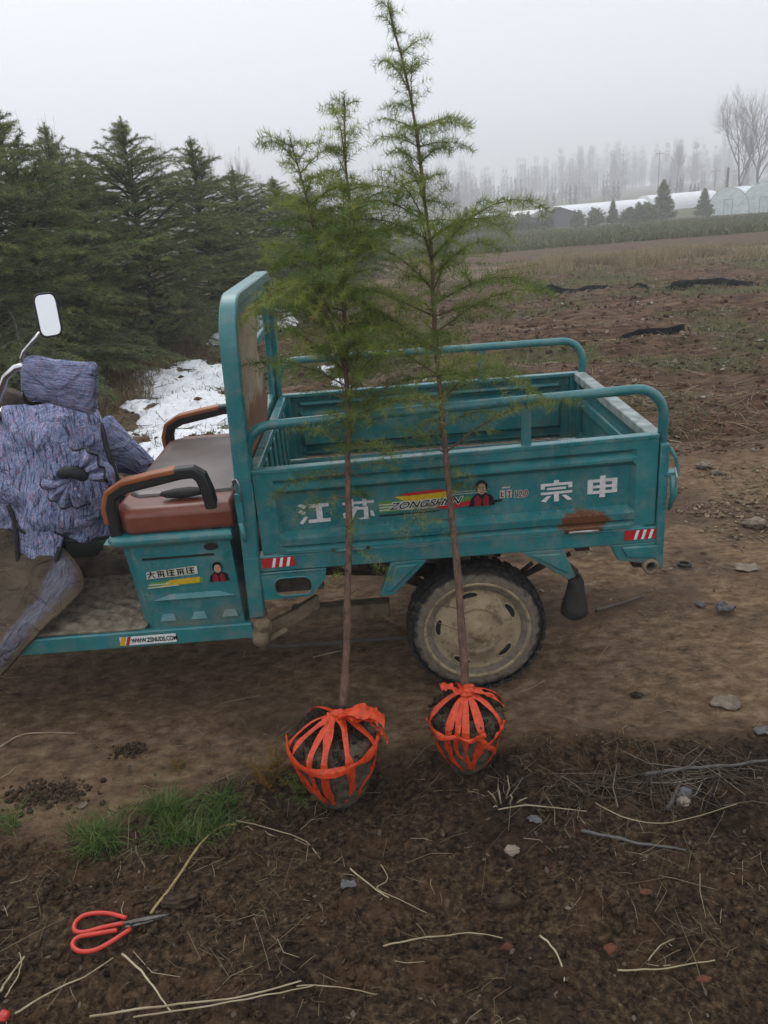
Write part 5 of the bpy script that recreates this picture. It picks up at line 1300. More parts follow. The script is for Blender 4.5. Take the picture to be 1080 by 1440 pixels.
def sticks(name, x, y, ln, r_, tint, material, seed, label, cat, lift=.006, tiltz=.10, zoff=0):
    rg = np.random.default_rng(seed); n = len(x); a = rg.uniform(0, 6.28, n); d = np.stack([np.cos(a), np.sin(a), rg.normal(0, tiltz, n)], 1)
    bnd = rg.normal(0, .10, (n, 2)); p0x = x - d[:, 0] * ln / 2; p0y = y - d[:, 1] * ln / 2; p2x = x + d[:, 0] * ln / 2; p2y = y + d[:, 1] * ln / 2
    z0 = gz(p0x, p0y); z1 = gz(x, y); z2 = gz(p2x, p2y)
    A = np.stack([p0x, p0y, z0 + lift], 1); B = np.stack([x + bnd[:, 0] * ln, y + bnd[:, 1] * ln, np.maximum(z1, (z0 + z2) / 2) + lift + np.abs(d[:, 2]) * ln * .3], 1); C = np.stack([p2x, p2y, z2 + lift + np.maximum(0, d[:, 2]) * ln], 1)
    V = np.empty((n * 9, 3)); sd_ = np.stack([-d[:, 1], d[:, 0], np.zeros(n)], 1); up_ = np.array([0, 0, 1.])
    for k, Q in enumerate((A, B, C)):
        rr = (r_ * (1, .9, .6)[k])[:, None]
        V[k * 3::9] = Q + sd_ * rr; V[k * 3 + 1::9] = Q - sd_ * rr; V[k * 3 + 2::9] = Q + up_ * rr * 1.3
    b = np.arange(n) * 9; F = []
    for k in range(2):
        for j in range(3): F.append(np.stack([b + k * 3 + j, b + k * 3 + (j + 1) % 3, b + k * 3 + 3 + (j + 1) % 3, b + k * 3 + 3 + j], 1))
    o = npmesh(name, V, np.concatenate(F), material, None, np.repeat(tint, 9)); return tag(o, label, cat, kind='stuff')
def flakes(name, x, y, size, tint, material, seed, label, cat, curl=.5, zf=None):
    rg = np.random.default_rng(seed); n = len(x); a = rg.uniform(0, 6.28, n); z = (gz(x, y) if zf is None else zf) + .006
    u = np.stack([np.cos(a), np.sin(a), rg.normal(0, .3, n)], 1) * size[:, None]; v = np.stack([-np.sin(a), np.cos(a), rg.normal(0, .3, n)], 1) * (size * rg.uniform(.35, .8, n))[:, None]
    P = np.stack([x, y, z], 1); c_ = (size * curl * rg.uniform(.2, 1, n))
    up_ = np.zeros((n, 3)); up_[:, 2] = c_
    V = np.empty((n * 6, 3)); V[0::6] = P - u + up_ * .6; V[1::6] = P - u * .2 - v + up_ * .5; V[2::6] = P + u * .5 - v * .8 + up_ * .6; V[3::6] = P + u + up_ * .9; V[4::6] = P + u * .1 + v + up_ * .7; V[5::6] = P
    b = np.arange(n) * 6
    F = np.concatenate([np.stack([b + 5, b + i, b + (i + 1) % 5], 1) for i in range(5)])
    o = npmesh(name, V, F, material, None, np.repeat(tint, 6)); return tag(o, label, cat, kind='stuff')
rg = np.random.default_rng(5)
def inview(n, y0, y1, seed, power=1.6, pad=1.12):
    r2 = np.random.default_rng(seed); t = r2.random(n) ** power; y = y0 + (y1 - y0) * t; half = (y - CAM[1]) * .50 * pad + .3
    return CAM[0] - .1 + r2.uniform(-1, 1, n) * half, y
# green turf clump in the tilled strip
cl = []
for (px, py, sx, sy, nn) in ((235, 1168, .17, .075, 3600), (130, 1192, .10, .05, 1100), (300, 1140, .06, .03, 500), (5, 1165, .06, .05, 350)):
    c = atg(px, py); cl.append(np.stack([c[0] + rg.normal(0, sx * .5, nn), c[1] + rg.normal(0, sy * .5, nn) + .02], 1))
cl = np.concatenate(cl); keep = (fbm(cl[:, 0] * 14, cl[:, 1] * 14, 91) > .44) & (rg.random(len(cl)) < .9); cl = cl[keep]; n = len(cl)
blades('grass', cl[:, 0], cl[:, 1], rg.uniform(.03, .085, n), rg.uniform(.0024, .0042, n), 1.0, np.clip(rg.normal(.5, .35, n), 0, 1), GRASS, 31, 'fresh green grass tuft growing in the dark tilled soil', 'grass')
# field weeds
x, y = inview(60000, 2.6, 27, 51, 1.25); m_ = (fbm(x * .8, y * 1.1, 41) + .10 * rg.random(60000) > .535) & (zones(x, y)[1] > .6); x, y = x[m_], y[m_]; n = len(x)
blades('field_weeds', x, y, rg.uniform(.02, .10, n) * (1 + y * .02), rg.uniform(.003, .006, n) * (1 + y * .12), .8, np.clip(rg.normal(.5, .25, n), 0, 1), WEED, 32, 'patchy low green weeds over the ploughed field', 'weeds')
# dry grass under the cedars and by the path
n = 26000; y = 4.5 + 22 * rg.random(n) ** 1.5; x = -2.3 + .02 * (y - 5) - np.abs(rg.normal(0, .75, n)) + .55 * (fbm(y * .7, y * .2, 44) - .3)
blades('dry_grass', x, y, rg.uniform(.06, .24, n), rg.uniform(.004, .008, n) * (1 + y * .05), .7, np.clip(rg.normal(.40, .25, n), 0, 1), DRY, 33, 'withered brown grass under the cedar row', 'grass')
n = 26000; y = rg.normal(21.8, 1.3, n); x = rg.uniform(1.5, 11.5, n); k_ = fbm(x * .6, y * .6, 45) + .1 * rg.random(n) > .52; x, y = x[k_], y[k_]; n = len(x)
blades('dry_grass', x, y, rg.uniform(.12, .42, n), rg.uniform(.010, .018, n), .45, np.clip(rg.normal(.78, .25, n), 0, 1), DRY, 34, 'pale band of tall dry grass across the far field', 'grass')
# clipped hedge strips / seedling beds at the far edge of the field
n = 60000; y = rg.uniform(37, 76, n); x = CAM[0] + rg.uniform(-.25, .62, n) * (y - CAM[1]) + rg.normal(0, .3, n); k_ = np.sin(y * 1.7) > -.55; x, y = x[k_], y[k_]; n = len(x)
blades('seedling_beds', x, y, rg.uniform(.15, .48, n) * (.7 + .6 * fbm(x * .5, y * .5, 46)), rg.uniform(.06, .13, n), .5, np.clip(rg.normal(.45, .25, n), 0, 1), HEDGE, 35, 'low dull green seedling beds along the far edge of the field', 'seedlings')
# straw, leaves and clods
x, y = inview(17000, 2.3, 24, 52, 1.9); k_ = fbm(x * .9, y * 1.6, 71) + .12 * rg.random(len(x)) > .53; x, y = x[k_], y[k_]; n = len(x)
sticks('straw_litter', x, y, rg.uniform(.05, .22, n) * (1 + y * .04), rg.uniform(.0012, .0028, n) * (1 + y * .07), np.clip(rg.normal(.28, .25, n), 0, 1), STRAW, 36, 'scattered straw and twigs over the ploughed field', 'straw')
x, y = inview(7500, -1.5, 2.4, 53, .8); tz, fz = zones(x, y); k_ = rg.random(len(x)) < (.10 + tz * (.12 + 1.6 * sst(.47, .62, fbm(x * 3.0, y * 3.0, 75)) * (.45 + .75 * sst(.5, -.3, x))) + .3 * sst(1.2, 2.2, y)); x, y = x[k_], y[k_]; n = len(x)
sticks('straw_litter', x, y, rg.gamma(1.7, .030, n) + .012, rg.uniform(.0005, .0014, n), np.clip(rg.normal(.34, .27, n), 0, 1), STRAW, 37, 'fine broken straw strewn over track and tilled soil', 'straw', .003)
x, y = inview(16000, .9, 18, 54, 1.6); k_ = (zones(x, y)[1] > .3) & (fbm(x * 1.1, y * 1.7, 73) > .45); x, y = x[k_], y[k_]; n = len(x)
flakes('leaf_litter', x, y, rg.uniform(.010, .035, n) * (1 + y * .05), np.clip(rg.normal(.38, .28, n), 0, 1), LEAF, 38, 'dead leaves and bleached scraps lying on the field soil', 'leaves')
x, y = inview(900, -1.5, 1.6, 55, .9); n = len(x)
flakes('leaf_litter', x, y, rg.uniform(.004, .011, n), np.clip(rg.normal(.18, .18, n), 0, 1), LEAF, 39, 'tiny dead leaf scraps lying on the track', 'leaves')
# yellowed leaves on the ground seen behind the wheel, and debris in the bed
n = 4200; x = rg.uniform(.5, 3.1, n); y = 1.80 + rg.normal(0, .36, n); k_ = fbm(x * 3, y * 3, 79) > .42; x, y = x[k_], y[k_]; n = len(x); flakes('leaf_litter', x, y, rg.uniform(.006, .019, n), np.clip(rg.normal(.36, .26, n), 0, 1), DRY, 40, 'drift of yellowed leaves on the far side of the track', 'leaves')
n = 700; x = rg.uniform(.06, 1.38, n); y = rg.uniform(.06, 1.05, n); flakes('leaf_litter', x, y, rg.uniform(.008, .028, n), np.clip(rg.normal(.5, .25, n), 0, 1), LEAF, 41, 'dead leaves and soil crumbs in the tricycle bed', 'leaves', .5, np.full(n, .668))
def clods(name, x, y, sz, material, seed, label):
    bm = bmesh.new(); bmesh.ops.create_icosphere(bm, subdivisions=1, radius=1); U = np.array([q.co[:] for q in bm.verts]); Fb = np.array([[q.index for q in f.verts] for f in bm.faces]); bm.free()
    rg = np.random.default_rng(seed); n = len(x); z = gz(x, y); k = len(U)
    jit = 1 + rg.normal(0, .22, (n, k, 1)); S = sz[:, None, None] * rg.uniform(.6, 1.25, (n, 1, 3)) * np.array([1, 1, .75])
    V = U[None] * jit * S + np.stack([x, y, z + sz * .25], 1)[:, None, :]
    F = Fb[None] + (np.arange(n) * k)[:, None, None]
    tz, fz = zones(x, y)
    o = npmesh(name, V.reshape(-1, 3), F.reshape(-1, 3), material, None, {'till': np.repeat(np.maximum(tz, .0), k), 'field': np.repeat(fz, k), 'green': np.zeros(n * k), 'straw': np.zeros(n * k), 'wet': np.zeros(n * k), 'far': np.zeros(n * k)}, smooth=True)
    return tag(o, label, 'soil', kind='stuff')
x, y = inview(12000, -1.55, -.05, 56, .8); tz, fz = zones(x, y); k_ = tz > .35 + .4 * rg.random(len(x)); x, y = x[k_], y[k_]; n = len(x)
clods('soil_clods', x, y, np.clip(rg.gamma(1.1, .0034, n) + .0016, 0, .026), GROUND, 42, 'crumbs and clods of dark tilled soil')
x, y = inview(10000, 1.7, 14, 57, 1.5); k_ = zones(x, y)[1] > .4; x, y = x[k_], y[k_]; n = len(x)
clods('soil_clods', x, y, np.clip(rg.gamma(1.2, .0075, n) + .004, 0, .04) * (1 + y * .02), GROUND, 43, 'clods of red-brown soil on the ploughed field')

# ------------------------------------------------------------------ snow lying on the path
def snow_patch(px_poly, label, seed):
    P = [atg(a, b2) for a, b2 in px_poly]; X = np.array([p[0] for p in P]); Yy = np.array([p[1] for p in P])
    x0, x1, y0, y1 = X.min() - .2, X.max() + .2, Yy.min() - .3, Yy.max() + .3; nx_, ny_ = 90, 140
    gx_, gy_ = np.meshgrid(np.linspace(x0, x1, nx_), np.linspace(y0, y1, ny_), indexing='ij')
    # signed distance to outline
    ins = np.zeros(gx_.shape, bool); dist = np.full(gx_.shape, 9.0)
    for i in range(len(P)):
        ax, ay, bx, by = X[i - 1], Yy[i - 1], X[i], Yy[i]
        c = ((ay > gy_) != (by > gy_)) & (gx_ < (bx - ax) * (gy_ - ay) / (by - ay + 1e-12) + ax); ins ^= c
        t = np.clip(((gx_ - ax) * (bx - ax) + (gy_ - ay) * (by - ay)) / ((bx - ax) ** 2 + (by - ay) ** 2 + 1e-9), 0, 1); dist = np.minimum(dist, np.hypot(gx_ - ax - t * (bx - ax), gy_ - ay - t * (by - ay)))
    sd_ = np.where(ins, dist, -dist) + (fbm(gx_ * 2.2, gy_ * 1.6, seed) - .5) * .7 - .17 + (fbm(gx_ * 4.5, gy_ * 3, seed + 9) - .5) * 1.1 + (fbm(gx_ * 9, gy_ * 7, seed + 3) - .5) * .22
    h = np.clip(sd_ * .16, -.06, .035) + .012 * (fbm(gx_ * 5, gy_ * 5, seed + 5) - .5)
    Z = gz(gx_, gy_) + h
    ii = np.arange(nx_ * ny_).reshape(nx_, ny_); F = np.stack([ii[:-1, :-1], ii[1:, :-1], ii[1:, 1:], ii[:-1, 1:]], -1).reshape(-1, 4)
    kp = (sd_.ravel()[F] > -.12).any(1); F = F[kp]
    usedv = np.unique(F); mp = -np.ones(nx_ * ny_, int); mp[usedv] = np.arange(len(usedv))
    V = np.stack([gx_, gy_, Z], -1).reshape(-1, 3)[usedv]
    o = npmesh('snow_patch', V, mp[F], SNOW, None, smooth=True); return tag(o, label, 'snow', 'snow lying along the path')
snow_patch([(140, 600), (180, 540), (235, 508), (320, 500), (360, 515), (355, 610), (310, 650), (195, 655)], 'large melting snow patch on the path behind the seat armrests', 1)
snow_patch([(262, 482), (325, 452), (380, 432), (425, 430), (418, 458), (355, 478), (300, 496)], 'narrow snow patch farther up the path behind the headboard arch', 2)
snow_patch([(446, 515), (470, 520), (492, 545), (478, 552), (452, 535)], 'small snow scrap seen between the bed hoops behind the shorter sapling', 3)
snow_patch([(505, 352), (545, 345), (552, 362), (515, 366)], 'far snow scrap showing through the sapling needles', 4)
snow_patch([(395, 408), (470, 396), (480, 404), (410, 414)], 'thin far strip of snow behind the shorter sapling', 5)
x = rg.uniform(-2.6, -.9, 240); y = rg.uniform(4.2, 8.5, 240)
sticks('fallen_twigs', x, y, rg.gamma(1.5, .08, 240) + .03, rg.uniform(.0025, .006, 240), np.clip(rg.normal(.15, .1, 240), 0, 1), LEAF, 61, 'dark twigs and prunings strewn over the snow', 'twigs', .03)

# ------------------------------------------------------------------ single things on the ground
def polytube(name, pxs, r_, material, label, cat, group=None, lift=.004, n=7, tintv=.8, taper=.6, parent=None):
    P = [atg(a, b2, lift + dz) for (a, b2, dz) in [(q + (0,))[:3] for q in pxs]]
    Q = arc_points(P, max(8, 7 * len(P))) if len(P) > 2 else [P[0], (P[0] + P[1]) / 2, P[1]]
    sw = sum(map(ord, label or name)); Q = [q + np.array([.004 * (float(vn(np.array(i * .45), np.array(sw * .37), 3)) - .5), .004 * (float(vn(np.array(i * .45), np.array(sw * .71), 4)) - .5), .004 * float(vn(np.array(i * .3), np.array(sw * .13), 7))]) for i, q in enumerate(Q)]
    if material is STRAW: r_ *= .95
    Q = [np.array([q[0], q[1], max(q[2], float(gz(q[0], q[1])) + r_ + lift * .6)]) for q in Q]
    zs = np.array([q[2] for q in Q]); zm = np.array([zs[max(0, i - 3):i + 4].max() for i in range(len(zs))]); zm = np.array([zm[max(0, i - 3):i + 4].mean() for i in range(len(zm))])
    if r_ < .005: Q = [np.array([q[0], q[1], z]) for q, z in zip(Q, zm)]
    mb = MB(); mb.tube(Q, [r_ * (1 - (1 - taper) * i / (len(Q) - 1)) for i in range(len(Q))], n)
    me_o = build(mb, name, material, parent, smooth=True)
    a = me_o.data.attributes.new('tint', 'FLOAT', 'POINT'); a.data.foreach_set('value', [tintv - .12 + .35 * (float(vn(np.array(i // n * .5), np.array(sw * .3), 12)) - .5) for i in range(len(me_o.data.vertices))])
    if label: tag(me_o, label, cat, group)
    return me_o
ST = 'long straws on the tilled soil'
stalk = polytube('bent_stalk', [(212, 1286), (245, 1243), (282, 1192), (306, 1168), (334, 1161)], .0045, YSTALK, 'thick yellow stalk bent over at the end, starting beside the scissor blades', 'stalk', tintv=.62, taper=.7)
polytube('straw', [(334, 1162), (385, 1168), (430, 1185), (450, 1210)], .0022, STRAW, 'thin straw running on from the bent end of the yellow stalk', 'straw', ST)
polytube('straw', [(128, 1437), (230, 1418), (330, 1404), (425, 1384)], .0032, STRAW, 'long pale straw along the bottom, crossed by a kinked white one', 'straw', ST, .010)
polytube('straw', [(190, 1437), (300, 1416), (395, 1398), (445, 1388)], .0024, STRAW, 'second long pale straw in the bundle below the scissors', 'straw', ST, .012)
polytube('straw', [(172, 1342), (200, 1368), (222, 1398), (243, 1428)], .0032, STRAW, 'kinked white straw pointing from the scissor handles to the straw bundle', 'straw', ST, .012, tintv=.95)
polytube('straw', [(22, 1426), (70, 1398), (118, 1374), (160, 1348)], .0030, STRAW, 'straight straw slanting up toward the scissor handles', 'straw', ST, .008)
polytube('straw', [(0, 1396), (16, 1372), (34, 1346)], .0036, STRAW, 'short flattened straw blade at the corner beyond the scissor handles', 'straw', ST, .012)
polytube('straw', [(8, 1402), (25, 1378), (30, 1352), (28, 1340)], .0022, STRAW, 'thin curled straw over the short flattened blade', 'straw', ST, .015)
polytube('straw', [(0, 1052), (28, 1036), (62, 1032), (106, 1033)], .0045, STRAW, 'pale bleached stick lying on the track below the footboard', 'stick', None, .003, tintv=.7)
polytube('straw', [(540, 1331), (600, 1322), (660, 1314), (706, 1321)], .0026, STRAW, 'long arched straw touching the red brick chip', 'straw', ST, .012)
polytube('straw', [(493, 1222), (520, 1245), (546, 1264)], .0026, STRAW, 'white straight straw in the small tangle below the shorter sapling', 'straw', ST, .010, tintv=.95)
polytube('straw', [(536, 1219), (545, 1238), (530, 1250), (565, 1268), (600, 1286)], .0018, STRAW, 'crooked straw of the tangle below the shorter sapling', 'straw', ST, .012)
polytube('straw', [(868, 1367), (930, 1364), (1006, 1351)], .0026, STRAW, 'lone straight straw beside the reddish soil patches', 'straw', ST, .008)
polytube('straw', [(912, 1352), (930, 1330), (948, 1320)], .0018, STRAW, 'short curved straw just above the lone straight straw', 'straw', ST, .012)
polytube('straw', [(760, 1319), (780, 1338), (790, 1362), (793, 1382)], .0030, STRAW, 'white hooked straw next to the red brick chip', 'straw', ST, .010, tintv=.95)
polytube('straw', [(700, 1140), (760, 1140), (825, 1141)], .0026, STRAW, 'straight straw running from the pale stubble tuft', 'straw', ST, .008)
polytube('straw', [(838, 1130), (880, 1152), (940, 1158), (1035, 1134)], .0020, STRAW, 'long shallow-curved straw over the dark twig', 'straw', ST, .014)
polytube('straw', [(418, 1388), (470, 1391), (530, 1400)], .0020, STRAW, 'thin straw trailing off the end of the straw bundle', 'straw', ST, .008)
polytube('dark_twig', [(818, 1168), (860, 1178), (905, 1188), (965, 1197)], .0055, BARKG, 'grey lichen-speckled twig on the tilled soil', 'twig', None, .008)
polytube('dark_twig', [(905, 1090), (960, 1082), (1020, 1078), (1090, 1070)], .0070, BARKG, 'grey stick in the brush pile at the track edge', 'twig', None, .012)
polytube('dark_twig', [(938, 1140), (952, 1112), (962, 1092)], .0075, BARKD, 'stubby dark stick end standing in the brush pile', 'twig', None, .010)
polytube('dark_twig', [(378, 910), (470, 906), (575, 898)], .0085, BARKG, 'long muddy stick on the ground under the tricycle bed', 'stick', None, .010, taper=.9)
polytube('dark_twig', [(838, 860), (868, 852), (905, 840)], .0080, BARKD, 'crooked brown stick on the track behind the bump boot', 'stick', None, .006)
polytube('dark_twig', [(440, 925), (470, 918), (486, 914)], .0022, STRAW, 'short pale splinter near the trunk of the shorter sapling', 'stick', None, .006, tintv=.9)
# pale stubble tuft
c = atg(706, 1132); stb = empty('stubble_tuft', tuple(c)); tag(stb, 'pale cut stubble tuft in front of the narrower root ball', 'stubble')
for i, (dx, dz, k_) in enumerate(((-.03, .055, .3), (-.012, .07, .0), (.004, .078, .1), (.030, .085, -.25), (.055, .06, -.3), (.075, .035, .1), (-.045, .02, .0))):
    mb = MB(); jx, jy = rnd.gauss(0, .012), rnd.gauss(0, .015); mb.tube([c + np.array([dx * .3 + jx * .4, jy, -.012]), c + np.array([dx * .8 + jx, .005 + jy, dz * .5]), c + np.array([dx * (1 + k_) + jx, .012 + jy * 2, dz * rnd.uniform(.6, 1.1)])], [.0030, .0026, .0016], 6); o = build(mb, 'stem', STRAW, stb, smooth=True)
    a = o.data.attributes.new('tint', 'FLOAT', 'POINT'); a.data.foreach_set('value', [rnd.uniform(.45, .85)] * len(o.data.vertices))
# brush pile at the track edge
xs_ = []; c = atg(930, 1105); n = 170
sticks('brush_pile', c[0] + rg.normal(0, .20, n), c[1] + rg.normal(0, .045, n), rg.uniform(.05, .26, n), rg.uniform(.0008, .0024, n), np.clip(rg.normal(.22, .3, n), 0, 1), LEAF, 66, 'tangle of dark twigs and straw at the edge of the track', 'twigs', .010)
# stones, bricks, scraps
def lump(name, px, py, rad, material, label, cat, seed, group=None, sink=.3, sub=3, amp=.22):
    c = atg(px, py); mb = MB(); mb.blob((c[0], c[1], c[2] + rad[2] * (1 - sink)), rad, 1 if material is BRICK else sub + 1, amp * 1.5, seed, 2.4); return tag(build(mb, name, material, None, smooth=material is not BRICK), label, cat, group)
lump('stone', 720, 1199, (.022, .016, .014), STONE, 'small pale rounded stone on the tilled soil', 'stone', 1)
lump('stone', 960, 1131, (.024, .018, .016), STONE, 'pinkish stone in the brush pile at the track edge', 'stone', 2)
lump('stone', 990, 658, (.055, .035, .025), CLAY, 'pale flat stone on the field behind the tail latch', 'stone', 3)
lump('stone', 1006, 667, (.040, .025, .018), CLAY, 'smaller pale stone leaning by the flat one behind the tail latch', 'stone', 4)
lump('stone', 1060, 740, (.06, .045, .03), CLAY, 'muddy pale rock at the field edge of the track', 'stone', 5)
lump('brick_chip', 712, 1336, (.017, .013, .015), BRICK, 'upright red brick chip at the end of the arched straw', 'brick', 6, sink=.6, amp=.35)
lump('brick_chip', 988, 1379, (.022, .012, .010), BRICK, 'flat red brick chip below the lone straight straw', 'brick', 7, sink=.6, amp=.35)
lump('brick_chip', 908, 1256, (.020, .014, .008), BRICK, 'brownish brick chip below the grey twig', 'brick', 8, sink=.6, amp=.35)
lump('brick_chip', 858, 1335, (.024, .016, .008), BRICK, 'sunken dull brick chip between white hooked straw and curved straw', 'brick', 9, sink=.6, amp=.35)
lump('dark_clod', 252, 1270, (.048, .028, .016), SOILD, 'flat clod of soil beside the scissor tips', 'clod', 10, amp=.4)
lump('dark_clod', 710, 1272, (.045, .022, .018), SOILD, 'overhanging slab of soil below the pale stone', 'clod', 11)
lump('dark_clod', 895, 980, (.025, .016, .012), SOILD, 'lone soil crumb on the beaten track behind the rear wheel', 'clod', 13)
def heap(px, py, sx, sy, n, smax, seed, label):
    c = atg(px, py); q = random.Random(seed); mb = MB()
    for k in range(n):
        dx, dy = q.gauss(0, sx), q.gauss(0, sy); e = math.exp(-(dx / sx) ** 2 - (dy / sy) ** 2); sz = q.uniform(.25, 1) ** 2 * smax; X, Y_ = c[0] + dx, c[1] + dy
        mb.blob((X, Y_, float(gz(X, Y_)) + sz * .3 + e * smax * .9 * q.random()), (sz * q.uniform(.7, 1.3), sz * q.uniform(.7, 1.3), sz * .8), 1, .35, seed + k, 2.5)
    return tag(build(mb, 'soil_heap', SOILD, None, smooth=True), label, 'soil', kind='stuff')
heap(182, 1055, .034, .022, 150, .010, 3, 'crumbly dark soil heap on the track above the turf')
heap(62, 1118, .080, .038, 420, .012, 4, 'broad heap of dark crumbled soil next to the small turf')
def scrap(px, py, w_, d_, material, label, seed, h_=.02, rz=0.0):
    c = atg(px, py); nr, na = 7, 30; V = []
    for i in range(nr):
        for j in range(na):
            a = 2 * math.pi * j / na; k = .45 + 1.0 * float(fbm(np.array(math.cos(a) * 1.6 + seed), np.array(math.sin(a) * 1.6), seed, 4))
            q = i / (nr - 1) * k; xx, yy = q * w_ * .5 * math.cos(a), q * d_ * .5 * math.sin(a); X = c[0] + xx * math.cos(rz) - yy * math.sin(rz); Y_ = c[1] + xx * math.sin(rz) + yy * math.cos(rz)
            V.append((X, Y_, float(gz(X, Y_)) + .003 + h_ * float(fbm(np.array(xx / w_ * 7 + seed), np.array(yy / w_ * 7), seed + 2, 3))))
    F = [(i * na + j, i * na + (j + 1) % na, (i + 1) * na + (j + 1) % na, (i + 1) * na + j) for i in range(nr - 1) for j in range(na)]
    mb = MB(); mb.add(V, F); return tag(build(mb, 'plastic_scrap', material, None, smooth=True, solid=.0015), label, 'scrap')
scrap(985, 852, .05, .05, FILMG, 'small grey plastic scrap on the track beside the crumpled sheet', 21, .02)
scrap(1020, 860, .09, .08, FILMG, 'crumpled grey plastic sheet scrap on the track behind the tail post', 22, .05)
scrap(1020, 990, .12, .10, CLAY, 'pale brittle film scrap lying on the track opposite the rear wheel', 23, .012)
scrap(490, 1246, .05, .025, FILMG, 'ragged off-white scrap at the straw tangle', 24, .02)
scrap(752, 1156, .05, .035, FILMG, 'greyish torn scrap below the stubble tuft', 25, .02)
scrap(1075, 1030, .10, .07, STONEG, 'dark grey film scrap at the track edge above the brush pile', 26, .02)
scrap(1050, 800, .14, .09, CLAY, 'pale clay-coated film scrap on the track by the muddy rock', 27, .015)
scrap(960, 1120, .08, .04, FILMG, 'crumpled grey strip caught in the brush pile', 28, .03)
scrap(115, 1135, .04, .03, CLAY, 'whitish crumb of film above the turf clump', 29, .012)
c = atg(962, 797); mb = MB(); mb.tube([(c[0] + .03 * math.cos(a), c[1] + .03 * math.sin(a), c[2] + .008 + .003 * a / 3) for a in [k * .5 for k in range(26)]], .006, 6); tag(build(mb, 'hose_coil', RUB, None, smooth=True), 'small black coil of hose on the ground behind the tail post', 'hose')
# black mulch film across the field
def film_strip(pxs, w_, seed, label):
    P = arc_points([atg(a, b2) for a, b2 in pxs], 60); V = []; rr = np.random.default_rng(seed); m_ = 9
    for i, p in enumerate(P):
        ww = w_ * (.4 + 1.2 * float(fbm(np.array(i * .16), np.array(seed * 1.0), seed)))
        for k in range(m_):
            v = k / (m_ - 1) - .5; X = p[0] + rr.normal(0, .015); Y_ = p[1] + v * ww
            V.append((X, Y_, float(gz(X, Y_)) + .02 + .13 * float(fbm(np.array(X * 3), np.array(Y_ * 5), seed + 3, 3)) * (1 - (2 * v) ** 2)))
    F = [(i * m_ + k, (i + 1) * m_ + k, (i + 1) * m_ + k + 1, i * m_ + k + 1) for i in range(59) for k in range(m_ - 1)]
    mb = MB(); mb.add(V, F); return tag(build(mb, 'mulch_film', FILM, None, solid=.003), label, 'film', 'black mulch film on the field')
film_strip([(752, 415), (800, 412), (860, 410), (910, 408)], .30, 1, 'shorter run of crumpled black mulch film on the field')
film_strip([(930, 408), (980, 405), (1030, 400), (1110, 396)], .40, 2, 'longer run of crumpled black mulch film on the field, toward the plastic tunnels')
film_strip([(870, 480), (905, 474), (960, 470)], .12, 3, 'thin scrap of black mulch film on the field nearer the bed')
# red shreds
RED = plain('red_plastic', (.45, .03, .02), .45, var=.2)
lump('red_bag', 441, 453, (.10, .07, .06), RED, 'small red plastic bag on the ground far behind the headboard arch', 'bag', 31)
lump('red_shred', 6, 1432, (.016, .014, .012), RED, 'bit of red plastic at the corner near the straight straw', 'scrap', 32)
# rusty-green sprig beside the wider root ball
def sprig(px, py, material, label, n, h_, seed, spread=.06):
    c = atg(px, py); T = Tree(seed); root = empty('sprig', tuple(c)); 
    for k in range(n):
        a = T.r.uniform(0, 6.28); grow_branch(T, c + np.array([T.r.gauss(0, spread * .4), T.r.gauss(0, spread * .4), 0]), a, T.r.uniform(.4, 1.3), h_ * T.r.uniform(.5, 1.1), .0012, .25, 1300, .010, T.r.uniform(.2, .9), tw_step=.015, tw_len=.35, start=.1, nseg=5, minlen=.012)
    build(T.wood, 'stems', BARK, root)['kind'] = 'stuff'; V, ti = T.needles(.0014); o = npmesh('leaves', V, np.arange(len(V)).reshape(-1, 3), material, root, ti); o['kind'] = 'stuff'
    return tag(root, label, 'plant')
sprig(385, 1100, ORGW, 'rusty orange feathery sprig beside the wider root ball', 10, .13, 5, .07)
sprig(425, 1120, NEEDLE, 'green feathery sprig at the foot of the wider root ball', 8, .11, 6, .07)
sprig(255, 1085, ORGW, 'tiny lone brownish sprig on the track above the turf', 3, .06, 7, .02)
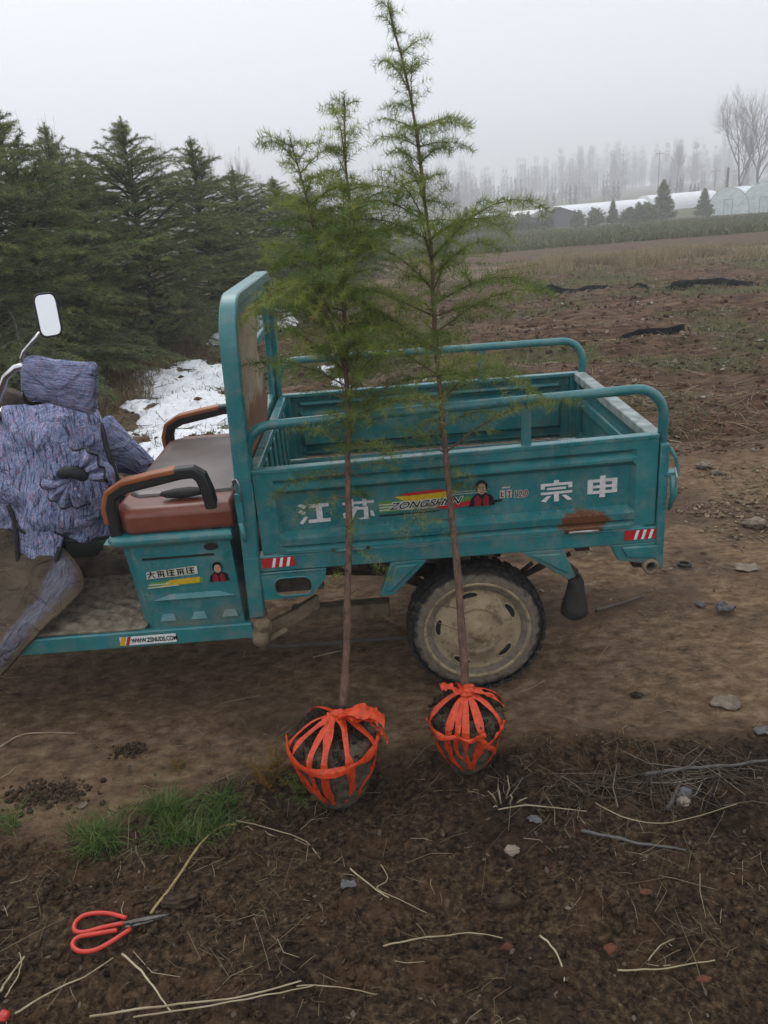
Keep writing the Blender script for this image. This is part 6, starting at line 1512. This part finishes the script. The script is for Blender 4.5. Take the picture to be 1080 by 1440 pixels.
# ------------------------------------------------------------------ red-handled scissors
SCR = plain('red_vinyl_handle', (.50, .035, .018), .4, var=.12); STEEL = plain('tarnished_steel', (.085, .075, .065), .5, .5, var=.4, scale=50)
scb = atg(160, 1310); scs = empty('scissors', tuple(scb)); tag(scs, 'open red-handled steel scissors lying on the tilled soil', 'scissors')
zmax = max(float(gz(*atg(a, b2)[:2])) for a, b2 in [(a, b2) for a in range(100, 245, 8) for b2 in range(1284, 1340, 8) if a < 185 or b2 < 1300]) + .006
def sc3(a, b2, dz=0): return atz(a, b2, zmax + dz)
for pts in ([(178, 1291), (150, 1284), (122, 1286), (107, 1296), (105, 1308), (118, 1311), (145, 1304), (174, 1298)], [(165, 1308), (135, 1313), (110, 1318), (102, 1328), (110, 1337), (130, 1337), (152, 1327), (184, 1306)]):
    Q = arc_points([sc3(a, b2) for a, b2 in pts], 34); mb = MB(); mb.tube(Q, .0062, 10); build(mb, 'handle', SCR, scs, smooth=True)
for i, (a, b2) in enumerate((((174, 1298), (238, 1286)), ((176, 1304), (237, 1287.5)))):
    p0, p1 = sc3(*a, .002 - i * .004), sc3(*b2, .002 - i * .004); d = p1 - p0; s = np.cross(d, [0, 0, 1.]); s /= np.linalg.norm(s)
    mb = MB(); V = []
    for z in (-.0015, .0015):
        for t, ww in ((0, .003), (.25, .0055), (.5, .006), (.8, .0038), (1, .0008)):
            q = p0 + d * t + np.array([0, 0, z]); V += [q - s * ww, q + s * ww]
    F = [(2 * k, 2 * k + 1, 2 * k + 3, 2 * k + 2) for k in range(4)] + [(10 + 2 * k, 12 + 2 * k, 13 + 2 * k, 11 + 2 * k) for k in range(4)] + [(2 * k, 2 * k + 2, 12 + 2 * k, 10 + 2 * k) for k in range(4)] + [(2 * k + 1, 11 + 2 * k, 13 + 2 * k, 2 * k + 3) for k in range(4)] + [(0, 10, 11, 1), (8, 9, 19, 18)]
    mb.add(V, F); build(mb, 'blade', STEEL, scs)
mb = MB(); q = sc3(185, 1299, 0); mb.tube([q + np.array([0, 0, -.004]), q + np.array([0, 0, .006])], .005, 8); build(mb, 'pivot', STEEL, scs)

# ------------------------------------------------------------------ fog
mb = MB(); mb.box(-600, 600, -75, 600, -6.0, 25.0)
hz = build(mb, 'haze', None); tag(hz, kind='stuff')
hm = bpy.data.materials.new('fog'); hm.use_nodes = True; ht = hm.node_tree; ht.nodes.clear()
ho = N(ht, 'ShaderNodeOutputMaterial'); pv = N(ht, 'ShaderNodeVolumePrincipled'); pv.inputs['Color'].default_value = (.965, .975, .995, 1); pv.inputs['Density'].default_value = .0028; pv.inputs['Anisotropy'].default_value = .0
ht.links.new(pv.outputs[0], ho.inputs['Volume']); hz.data.materials.append(hm)
